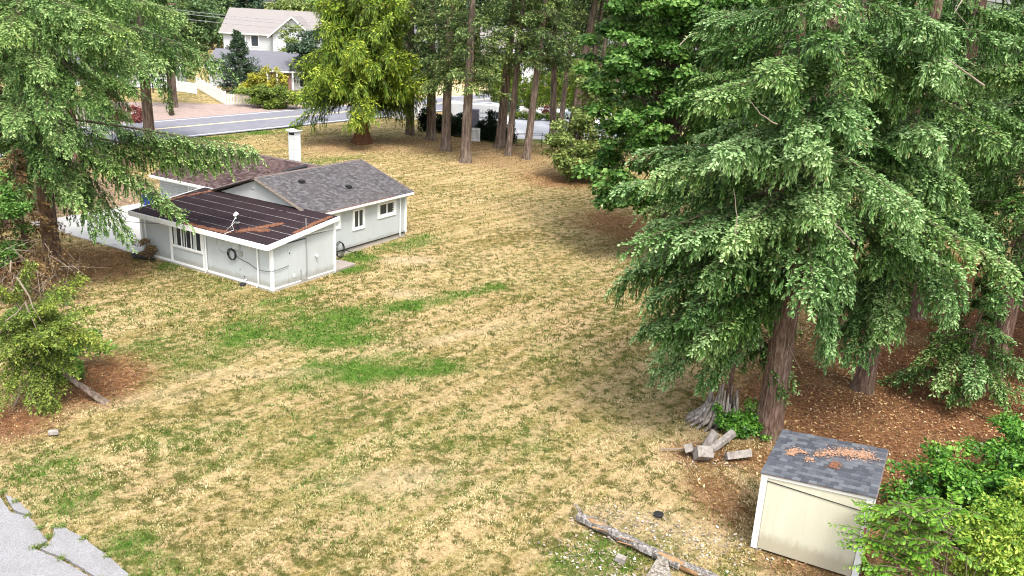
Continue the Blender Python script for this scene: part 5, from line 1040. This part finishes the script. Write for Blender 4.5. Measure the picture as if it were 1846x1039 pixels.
def pickets(P, Q, label, h_=1.15, step=.145, panel=2.4):
    P, Q = Vector(P), Vector(Q); d = (Q-P).normalized(); L_ = (Q-P).length; n_ = Vector((-d.y, d.x, 0)); f_ = empty('picket_fence', tuple(P), math.atan2(d.y, d.x), label, 'fence', 'white picket fences'); me0 = None
    k = 0
    while k*step < L_:
        if me0 is None: q = MB(); q.slab([(0, 0, .06), (.095, 0, .06), (.095, 0, h_-.06), (.047, 0, h_), (0, 0, h_-.06)], .022, dirv=(0, 1, 0)); o = q.build('picket', M['frame'], f_); me0 = o.data
        else: o = bpy.data.objects.new('picket', me0); C.objects.link(o); o.parent = f_
        o.location = (k*step, 0, 0); k += 1
    for zz in (.3, h_-.3): q = MB(); q.box(0, L_, .023, .06, zz, zz+.08); q.build('rail', M['frame'], f_)
    m_ = int(L_/panel)+1
    for i in range(m_): q = MB(); q.box(i*L_/max(1, m_-1)-.06 if m_ > 1 else 0, i*L_/max(1, m_-1)+.06 if m_ > 1 else .1, .03, .14, 0, h_+.12); q.build('post', M['frame'], f_)
pickets((-43.5, 117.5, 0), (-34.3, 101.3, 0), 'white picket fence running back along the side drive, left of the green spreading shrub', 1.5, .19)
pickets((-34.2, 101.2, 0), (-22.5, 107.3, 0), 'white picket fence behind the spreading shrub facing the road', 1.3, .17)
pickets((-44.2, 112.5, 0), (-41.0, 110.5, 0), 'short white picket fence at the right end of the steel gate', 1.4, .16)
gate = empty('steel_gate', (-50.5, 104.3, 0), math.atan2(9, 6.6), 'dark steel sliding gate with horizontal bars in front of the pale garage', 'gate')
for i in range(4): q = MB(); q.box(i*3.6-.05, i*3.6+.05, -.05, .05, 0, 2.1 if i % 2 else 2.3); q.build('post', M['black'], gate)
for i in range(5): q = MB(); q.box(0, 10.8, -.03, .03, .3+i*.4, .36+i*.4); q.build('bar', M['black'], gate)
def gable_house(name, loc, rz, w_, d_, h_, rh, wall, roof, label, wins=(), over=.5, brick=None):
    # ridge runs along local x
    hs = empty(name, loc, rz, label, 'house'); q = MB(); q.box(0, w_, 0, d_, 0, h_); q.build('wall', wall, hs)
    for xx in (0, w_-.05): q = MB(); q.slab([(xx, 0, h_), (xx, d_, h_), (xx, d_/2, h_+rh*.93)], .05, dirv=(1, 0, 0)); q.build('gable', wall, hs)
    for sg in (0, 1):
        ye = -over if sg == 0 else d_+over; ze = h_-over*rh/(d_/2); pts = [(-over, ye, ze), (w_+over, ye, ze), (w_+over, d_/2, h_+rh), (-over, d_/2, h_+rh)]
        q = MB(); q.slab([Vector(p_)+Vector((0, 0, .1)) for p_ in (pts if sg == 0 else pts[::-1])], .14); q.build('roof', roof, hs)
        q = MB(); q.box(-over, w_+over, ye-.04 if sg == 0 else ye, ye if sg == 0 else ye+.04, ze-.12, ze+.08); q.build('fascia', M['trim'], hs)
    for ax_, a0, a1, z0, z1, n_ in wins:
        window(hs, ax_, a0, a1, z0, z1, n_, off=0. if ax_ == 'x' else (w_), fw_=.12, out=-1 if ax_ == 'x' else 1)
    return hs
M['whitewall'] = simple('white_lap_siding', (.46, .48, .50), .8, .03, 2, stretch=(.2, .2, 5))
M['greywall'] = simple('pale_green_siding', (.50, .56, .52), .8, .03, 2, stretch=(.2, .2, 5))
M['tanroof'] = simple('tan_roof_shingle', (.235, .215, .205), .95, .12, 2.5, stretch=(.6, .6, 5), bmp=.3)
M['greyroof'] = simple('grey_roof_shingle', (.14, .14, .16), .95, .14, 2.5, stretch=(.6, .6, 5), bmp=.3)
M['brick'] = simple('red_brick', (.26, .15, .13), .9, .2, 8)
gh = gable_house('house', (-49.3, 146.5, 0), R(-2), 16.0, 9.5, 6.5, 3.4, M['whitewall'], M['tanroof'], 'large white two-storey house with a tan roof far behind the road', (('x', 1.6, 3.6, 4.2, 5.9, 2), ('x', 4.6, 5.8, 4.2, 5.9, 1), ('x', 1.0, 3.2, .8, 2.4, 2)))
# front gable of that house
q = MB(); q.slab([(8.5, -1.6, 6.3), (15.5, -1.6, 6.3), (12., -1.6, 9.0)], .1, dirv=(0, 1, 0)); q.box(8.7, 15.3, -1.6, 0, 0, 6.3); q.build('front_gable', M['whitewall'], gh)
for sg, xe in ((1, 8.0), (-1, 16.0)):
    q = MB(); q.slab([(xe, -2.1, 6.0), (12, -2.1, 9.3), (12, 5, 9.3), (xe, 3.5, 6.0)][::-sg], .14); q.build('roof', M['tanroof'], gh); q = MB(); q.slab([(xe, -2.12, 5.95), (12, -2.12, 9.25), (12, -2.12, 9.0), (xe, -2.12, 5.72)][::sg], .04, dirv=(0, -1, 0)); q.build('fascia', M['trim'], gh)
wf = window(gh, 'x', 10.8, 13.4, 4.0, 5.2, 4, off=-1.6, fw_=.12)
g2 = gable_house('house', (-43.5, 122.5, 0), R(-3), 17.5, 8.2, 2.7, 2.0, M['whitewall'], M['greyroof'], 'low grey-roofed house with brick and white front behind the picket fence', (('x', 5.2, 6.8, .9, 2.2, 2), ('x', 12.8, 14.0, .5, 2.2, 1)))
q = MB(); q.box(8.6, 11.6, -.06, -.003, 0, 2.1); q.build('brick_front', M['brick'], g2); q = MB(); q.box(10.2, 11.2, -.12, -.061, 0, 2.1); q.build('door', M['black'], g2)
for xx in (8.3, 9.7, 11.9): q = MB(); q.box(xx, xx+.18, -.5, -.3, 0, 2.5); q.build('porch_post', M['frame'], g2)
g3 = gable_house('garage', (-61, 112.5, 0), R(12), 16, 8, 3.0, 1.6, M['greywall'], M['greyroof'], 'pale green garage building behind the steel gate at the left', (('x', 2.0, 4.2, .9, 2.3, 2),))
q = MB(); q.box(8.5, 13.0, -.05, -.003, 0, 2.4); q.build('garage_door', M['whitewall'], g3)
gable_house('house', (-66, 128, 0), R(5), 12, 9, 5.4, 2.4, M['whitewall'], M['greyroof'], 'white house far left mostly hidden by spruces', (('x', 2, 4, 3.4, 4.8, 2), ('x', 7, 9, 3.4, 4.8, 2)))
gable_house('house', (-7, 150, 0), R(4), 15, 9, 5.6, 3.2, M['whitewall'], M['tanroof'], 'pale two-storey house glimpsed between the tall fir trunks', (('x', 2, 4, 3.4, 5., 2), ('x', 8, 11, 3.4, 5., 3), ('x', 3, 6, .8, 2.4, 2)))
gable_house('house', (-29, 152, 0), R(-4), 13, 9, 5.6, 3.2, M['whitewall'], M['greyroof'], 'white house with a grey roof behind the yellow-green cedar', (('x', 2, 4, 3.4, 5., 2), ('x', 8, 11, 3.4, 5., 3)))
gable_house('house', (14, 146, 0), R(6), 15, 9, 5.4, 3.0, M['whitewall'], M['greyroof'], 'white house behind the clipped arborvitae row', (('x', 2, 4, 3.2, 4.8, 2), ('x', 8, 11, 3.2, 4.8, 3)))
gable_house('house', (-41, 176, 0), R(10), 14, 9, 6.4, 3.4, M['whitewall'], M['greyroof'], 'farthest house showing only a dark roof behind the white gable', ())
# planting across the road
conifer('small_fir', (-37.4, 116.5, 0), 7.9, .14, .4, 3.1, 110, 'small dark blue-green fir in front of the white house', group=None, seed=131, mat='farblue', sl=.34, sw=.12, ds=.2, hang=.15, nsec=12, droop=.1, rise=.45, deads=0, vis_top=20)
broadleaf('golden_shrub', (-34.3, 113.5, 0), [(0, 0, 1.4, .9, .9, 1.5), (1.4, 0, 1.8, .8, .8, 1.8), (2.9, .2, 1.7, .9, .8, 1.7), (-1.2, 0, 1.1, .8, .8, 1.1)], 5200, .26, 'goldleaf', 'golden-yellow upright shrub in front of the grey-roofed house', 'shrub', seed=132, clumps=70, clump=.38, trunks=((0, 0, .06),), flat=1.3, hue0=0)
broadleaf('spreading_juniper', (-28.8, 101.0, 0), [(0, 0, 1.6, 2.5, 1.6, .9), (-1.9, -.2, 1.7, 1.8, 1.2, .7), (2.0, 0, 1.3, 2.2, 1.4, .7), (-.2, -.5, .6, 2.4, 1.3, .6)], 11000, .30, 'juniper', 'wide bright green spreading shrub spilling over the picket fence', 'shrub', seed=133, clumps=120, clump=.5, trunks=((0, 0, .1),), flat=.5, hue0=.1, asp=.45)
broadleaf('round_tree', (-29.2, 122, 0), [(0, 0, 4.5, 2.6, 2.4, 3.6), (1.6, 0, 3.0, 2.2, 2, 2.4)], 9000, .42, 'farblue', 'rounded dark green tree left of the cedar in front of the houses', seed=134, clumps=90, clump=.9, trunks=((0, 0, .2),))
bt = broadleaf('birch_tree', (-34.5, 134, 0), [(0, 0, 4.5, 2.2, 2.0, 3.6), (2.4, 0, 3.6, 2.0, 2, 2.6)], 7000, .36, 'bushleaf', 'pale yellow-green loose tree in front of the white gable', seed=135, clumps=80, clump=.7, trunks=((0, 0, .1),), bare=30)
broadleaf('hedge', (-25.5, 106, 0), [(0, 0, .7, 2.6, .6, .7)], 2600, .26, 'arbor', 'low green hedge along the verge right of the spreading shrub', 'hedge', seed=136, clumps=40, clump=.35, trunks=((0, 0, .04),))
# neighbour's plot at the right: arborvitae row, clipped hedge, van, car, fence
ar0 = broadleaf('arborvitae', (-3.6, 117.5, 0), [(0, 0, 1.2, .42, .42, 1.2), (0, 0, 2.8, .34, .34, 1.4), (0, 0, 4.2, .18, .18, 1.3)], 3000, .26, 'arbor', 'leftmost green arborvitae column of the back hedge row', 'tree', group='row of arborvitae columns', seed=141, clumps=60, clump=.3, trunks=((0, 0, .06),), flat=1.5, asp=.4, droopy=-.8, hue0=.25)
k = 0
for i in range(16):
    xx = -2.6+i*1.0; yy = 117.4-i*.22+random.uniform(-.2, .2); k += 1
    copy_tree(ar0, (xx, yy, 0), i*1.3, (1, 1, random.uniform(.72, 1.12)), 'arborvitae column number %d from the left in the green row behind the driveway' % (k+1) if False else 'arborvitae column of the tall green row behind the driveway')
for i, (xx, yy, h_) in enumerate(((-2.2, 108.5, .62), (-.9, 108.2, .70), (1.1, 107.2, .66), (6.5, 107, .95), (7.3, 107.6, 1.0), (8.1, 107.2, .92))):
    copy_tree(ar0, (xx, yy, 0), i*2., (1.15, 1.15, h_), ('short bright arborvitae left of the rockery', 'second short bright arborvitae left of the rockery', 'short arborvitae in the middle of the rockery', 'yellowish arborvitae left of the pale car', 'yellowish arborvitae behind the pale car', 'yellowish arborvitae right of the pale car')[i], group='short arborvitae')
for o in list(C.objects):
    if o.get('label') == 'arborvitae column of the tall green row behind the driveway': o['group'] = 'row of arborvitae columns'
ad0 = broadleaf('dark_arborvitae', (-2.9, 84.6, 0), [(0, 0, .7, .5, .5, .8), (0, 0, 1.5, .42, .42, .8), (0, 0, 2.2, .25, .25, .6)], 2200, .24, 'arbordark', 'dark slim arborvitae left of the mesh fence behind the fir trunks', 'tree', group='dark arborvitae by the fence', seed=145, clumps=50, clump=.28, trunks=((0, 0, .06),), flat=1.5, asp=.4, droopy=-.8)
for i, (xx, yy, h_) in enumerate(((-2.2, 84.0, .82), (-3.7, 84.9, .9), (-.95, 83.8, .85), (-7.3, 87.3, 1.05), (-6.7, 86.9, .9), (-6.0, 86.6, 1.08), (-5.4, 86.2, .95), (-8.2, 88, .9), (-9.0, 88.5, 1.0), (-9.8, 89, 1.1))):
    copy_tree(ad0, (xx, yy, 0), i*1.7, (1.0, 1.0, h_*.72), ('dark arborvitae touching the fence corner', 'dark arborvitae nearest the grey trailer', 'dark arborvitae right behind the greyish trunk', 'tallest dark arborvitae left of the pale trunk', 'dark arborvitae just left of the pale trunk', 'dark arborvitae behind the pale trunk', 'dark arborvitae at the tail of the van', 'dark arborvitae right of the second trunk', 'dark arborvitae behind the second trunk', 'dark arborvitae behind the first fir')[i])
broadleaf('clipped_hedge', (1.2, 102.2, 0), [(-2.2, .4, .45, 1.2, .5, .45), (-.6, 0, .45, 1.2, .5, .45), (1.0, 0, .45, 1.2, .5, .45), (2.6, .3, .45, 1.0, .6, .45), (3.4, 1.2, .5, .7, .9, .5)], 7000, .17, 'arbor', 'low clipped bright green hedge edging the rockery at the driveway', 'hedge', seed=146, clumps=120, clump=.26, trunks=((0, 0, .03),), flat=.8, hue0=.1)
broadleaf('conical_shrub', (-1.0, 105.2, 0), [(0, 0, .8, .7, .7, .9), (0, 0, 1.9, .45, .45, .8)], 1600, .2, 'farblue', 'dark bluish conical shrub behind the clipped hedge', 'shrub', seed=147, clumps=36, clump=.3, trunks=((0, 0, .04),))
broadleaf('red_shrub', (3.0, 104.6, 0), [(0, 0, .8, .9, .7, .6)], 900, .2, 'redleaf', 'dark red rounded shrub in the rockery behind the clipped hedge', 'shrub', seed=148, clumps=20, clump=.3, trunks=((0, 0, .04),))
M['rock'] = simple('pale_rock', (.42, .38, .35), .9, .2, 3)
for i, (xx, yy, s_) in enumerate(((.6, 104.5, .8), (1.6, 104.4, .6), (4.1, 104.3, .6))):
    q = MB(); rr = random.Random(i+60); V = []
    for a in range(6):
        for e in range(12): V.append((math.cos(e/12*6.28)*math.sin(a/5*3.14159)*s_*rr.uniform(.85, 1.15), math.sin(e/12*6.28)*math.sin(a/5*3.14159)*s_*.7, max(-.1, math.cos(a/5*3.14159)*s_*.9+.35)))
    q.add(V, [(a*12+e, a*12+(e+1) % 12, (a+1)*12+(e+1) % 12, (a+1)*12+e) for a in range(5) for e in range(12)]); o = q.build('rock', M['rock']); o.location = (xx, yy, 0); tag(o, ('largest pale rock of the rockery behind the clipped hedge', 'smaller pale rock right of the largest one', 'pale rock at the right end of the rockery')[i], 'rock')
# white van
M['vanwhite'] = simple('white_car_paint', (.80, .81, .83), .3, .02, 2, bmp=0, spec=.5)
van = empty('white_van', (-6.6, 91.6, .02), R(-3), 'white high-roof cargo van parked on the driveway behind the firs', 'van')
def loft(sections, mb, mi=0):
    n_ = len(sections[0]); V = [p_ for s_ in sections for p_ in s_]
    F_ = [(i*n_+k, i*n_+(k+1) % n_, (i+1)*n_+(k+1) % n_, (i+1)*n_+k) for i in range(len(sections)-1) for k in range(n_)]; F_ += [tuple(range(n_))[::-1], tuple((len(sections)-1)*n_+k for k in range(n_))]; mb.add(V, F_, mi)
def car_sec(x, w_, z0, z1, zs): return [(x, -w_, z0), (x, w_, z0), (x, w_, zs), (x, w_*.93, z1-.12), (x, w_*.78, z1), (x, -w_*.78, z1), (x, -w_*.93, z1-.12), (x, -w_, zs)]
q = MB(); loft([car_sec(x, w_, .32, z1, zs) for x, w_, z1, zs in ((-1.0, .97, 2.70, 1.6), (-.85, 1.0, 2.78, 1.7), (3.9, 1.0, 2.82, 1.7), (4.4, 1.0, 2.70, 1.6), (5.15, .99, 1.75, 1.25), (5.4, .98, 1.36, 1.15), (5.95, .93, 1.12, .95), (6.05, .88, .8, .7))], q); bd = q.build('body', M['vanwhite'], van, bevel=.03)
for sy in (-1, 1):
    q = MB(); q.slab([(4.0, sy*1.012, 1.38), (4.95, sy*1.006, 1.38), (4.70, sy*1.006, 2.05), (4.0, sy*1.012, 2.05)][::-sy], .02, dirv=(0, -sy, 0)); q.build('side_window', M['glass'], van)
    q = MB(); q.box(5.0, 5.15, sy*1.13-.08, sy*1.13+.08, 1.35, 1.65); q.build('mirror', M['black'], van)
    for xx in (.4, 5.0):
        q = MB(); q.tube([(xx, sy*.80, .36), (xx, sy*1.015, .36)], .36, 20); w_ = q.build('wheel', M['black'], van); q = MB(); q.tube([(xx, sy*1.016, .36), (xx, sy*1.03, .36)], .2, 14); q.build('rim', M['metal'], w_)
    q = MB(); q.box(6.0, 6.06, sy*.72-.16, sy*.72+.16, .78, .95); q.build('headlight', M['glass'], van)
q = MB(); q.slab([(4.50, -.80, 2.60), (4.50, .80, 2.60), (5.16, .88, 1.77), (5.16, -.88, 1.77)], .03, dirv=(-.7, 0, -.5)); o = q.build('windscreen', M['glass'], van); o.location = (.05, 0, .03)
for xx in (1.3, 1.32, 2.7): q = MB(); q.box(xx, xx+.015, -1.004, -1.0, .4, 2.3); q.build('door_seam', M['black'], van)
q = MB(); q.box(.3, 3.6, -.7, -.66, 2.84, 2.9); q.box(.3, 3.6, .66, .7, 2.84, 2.9); q.build('roof_rail', M['metal'], van)
# grey trailer rack with shelves beside the van
rk = empty('tool_trailer', (-4.9, 87.2, .02), R(-4), 'grey open rack trailer with shelves beside the van', 'trailer')
M['slate'] = simple('slate_panel', (.19, .18, .24), .7, .06, 3)
q = MB(); q.box(0, .7, -.5, .5, .3, 2.6); q.build('side_panel', M['slate'], rk)
for k in range(5): q = MB(); q.box(.7, 2.3, -.5, .5, .45+.45*k, .50+.45*k); q.build('shelf', M['metal'], rk)
q = MB(); q.box(2.3, 2.36, -.5, .5, .3, 2.6); q.build('side_panel', M['slate'], rk)
for k in range(4): q = MB(); q.box(.8+.3*k, 1.05+.3*k, -.45, .2, .95+.45*(k % 2), 1.2+.45*(k % 2)); q.build('tool_box', (M['black'], M['frame'], M['slate'], M['metal'])[k], rk)
for sx_ in (.5, 1.8): q = MB(); q.tube([(sx_, -.6, .28), (sx_, -.45, .28)], .28, 14); q.build('wheel', M['black'], rk)
# mesh fence of the neighbour, white panel gate
mf = empty('mesh_fence', (-.3, 81.6, 0), R(8), 'low black mesh fence at the back right of the lawn', 'fence')
for i in range(6): q = MB(); q.tube([(i*2.4, 0, 0), (i*2.4, 0, 1.35)], .035, 6); q.build('post', M['black'], mf)
for zz in (1.22, 1.10, .1): q = MB(); q.box(0, 12, -.015, .015, zz, zz+.035); q.build('rail', M['black'], mf)
w0 = None
for i in range(118):
    if w0 is None: q = MB(); q.box(0, .012, -.006, .006, .1, 1.12); o = q.build('rod', M['black'], mf); w0 = o.data
    else: o = bpy.data.objects.new('rod', w0); C.objects.link(o); o.parent = mf
    o.location = (.1*(i+1), 0, 0)
wg = empty('white_gate', (-5.1, 83.0, 0), R(-4), 'small white slatted gate between the dark arborvitae', 'gate'); w0 = None
for i in range(11):
    if w0 is None: q = MB(); q.box(0, .09, -.02, .02, .08, 1.35); o = q.build('slat', M['frame'], wg); w0 = o.data
    else: o = bpy.data.objects.new('slat', w0); C.objects.link(o); o.parent = wg
    o.location = (.12*i, 0, 0)
for zz in (.2, 1.2): q = MB(); q.box(0, 1.3, .021, .05, zz, zz+.07); q.build('rail', M['frame'], wg)
wp_ = empty('white_fence', (-14.3, 97.0, 0), R(2), 'white slatted fence across the road behind the cedar trunk', 'fence'); w0 = None
for i in range(30):
    if w0 is None: q = MB(); q.box(0, .10, -.02, .02, .05, 1.8); o = q.build('slat', M['frame'], wp_); w0 = o.data
    else: o = bpy.data.objects.new('slat', w0); C.objects.link(o); o.parent = wp_
    o.location = (.16*i, 0, 0)
for zz in (.3, 1.5): q = MB(); q.box(0, 4.8, .021, .06, zz, zz+.08); q.build('rail', M['frame'], wp_)
car = empty('parked_car', (6.0, 106.0, .02), R(-70), 'pale blue-white car parked at the end of the driveway', 'car')
M['carpaint'] = simple('pale_car_paint', (.62, .68, .74), .25, .02, 2, bmp=0, spec=.6)
q = MB(); loft([car_sec(x, w_, .28, z1, zs) for x, w_, z1, zs in ((0, .75, .75, .6), (.1, .85, .95, .7), (1.0, .88, 1.0, .75), (1.1, .88, 1.02, .8), (3.9, .88, 1.0, .8), (4.3, .84, .92, .7), (4.4, .75, .7, .6))], q); q.build('body', M['carpaint'], car, bevel=.03)
q = MB(); loft([car_sec(x, w_, .98, z1, 1.1) for x, w_, z1 in ((.9, .80, 1.04), (1.6, .76, 1.5), (2.9, .76, 1.52), (3.8, .78, 1.08))], q); q.build('cabin', M['glass'], car)
q = MB(); q.box(1.65, 2.9, -.58, .58, 1.50, 1.55); q.build('roof', M['carpaint'], car, bevel=.02)
for sy in (-1, 1):
    for xx in (.85, 3.5): q = MB(); q.tube([(xx, sy*.7, .33), (xx, sy*.9, .33)], .33, 18); w_ = q.build('wheel', M['black'], car); q = MB(); q.tube([(xx, sy*.901, .33), (xx, sy*.915, .33)], .19, 12); q.build('rim', M['metal'], w_)
    q = MB(); q.box(4.36, 4.42, sy*.55-.14, sy*.55+.14, .6, .74); q.build('headlight', M['frame'], car)
# pale field beyond
sheet('far_field', [(-30, 122), (14, 119), (18, 145), (-30, 145)], -.1, .006, simple('pale_dry_field', (.52, .44, .24), 1, .12, .6), 'pale dry grass beyond the neighbouring driveway')
# belt of trees closing the distance: four kinds, each tree an object
kinds = [broadleaf('far_tree', (-60, 160, 0), [(0, 0, 8, 4, 4, 5), (2.5, 0, 5.5, 3, 3, 3.5), (-2.5, 1, 6, 3, 3, 3.5)], 11000, .6, 'fargreen', 'green broadleaf tree of the far belt behind the houses', group='far belt of trees', seed=151, clumps=110, clump=1.3, trunks=((0, 0, .3),), flat=.7),
         conifer('far_tree', (-52, 168, 0), 20, .35, 2.5, 4.6, 80, 'dark conifer of the far belt behind the houses', group='far belt of trees', seed=152, mat='farblue', sl=.75, sw=.34, ds=.5, hang=.5, nsec=12, droop=.4, deads=0, vis_top=30),
         broadleaf('far_tree', (-44, 165, 0), [(0, 0, 7, 3.6, 3.6, 4.5), (-2, 0, 4.5, 3, 3, 3), (2, 1, 9, 2.6, 2.6, 3)], 10000, .55, 'bushleaf', 'pale yellowish tree of the far belt behind the houses', group='far belt of trees', seed=153, clumps=110, clump=1.2, trunks=((0, 0, .25), (1, 0, .2)), bare=40)]
rr = random.Random(21); n_b = 0
for row in range(4):
    for i in range(22):
        xx = -150+i*12.5+rr.uniform(-4, 4)+row*3; yy = 170+row*26+rr.uniform(-6, 6)
        if row == 0 and -58 < xx < 36 and rr.random() < .2: continue
        kd = kinds[rr.choice((0, 0, 1, 1, 2))]; copy_tree(kd, (xx, yy, 0), rr.uniform(0, 6.28), rr.uniform(.85, 1.25)*(1+row*.12)); n_b += 1
for i, (xx, yy, kd, s_, lb) in enumerate(((-58, 132, 0, .8, 'broadleaf tree left of the white house across the road'), (-72, 118, 1, .9, 'dark conifer behind the garage'), (-20, 134, 0, .75, 'green tree right behind the cedar'), (-4, 132, 0, .45, 'small green tree at the edge of the pale field'), (20, 128, 1, .8, 'dark conifer right of the arborvitae row'), (12, 124, 0, .7, 'broadleaf tree behind the arborvitae row'), (30, 118, 0, .9, 'broadleaf tree behind the right grove'), (40, 100, 1, 1., 'conifer behind the right grove'), (38, 78, 0, 1., 'broadleaf tree deep behind the right grove'), (-78, 105, 0, 1., 'broadleaf tree at the far left across the road'), (5.5, 126, 0, .55, 'low green tree behind the middle of the arborvitae row'))):
    o = copy_tree(kinds[kd], (xx, yy, 0), i*1.1, s_, lb); 
    if 'group' in o: del o['group']
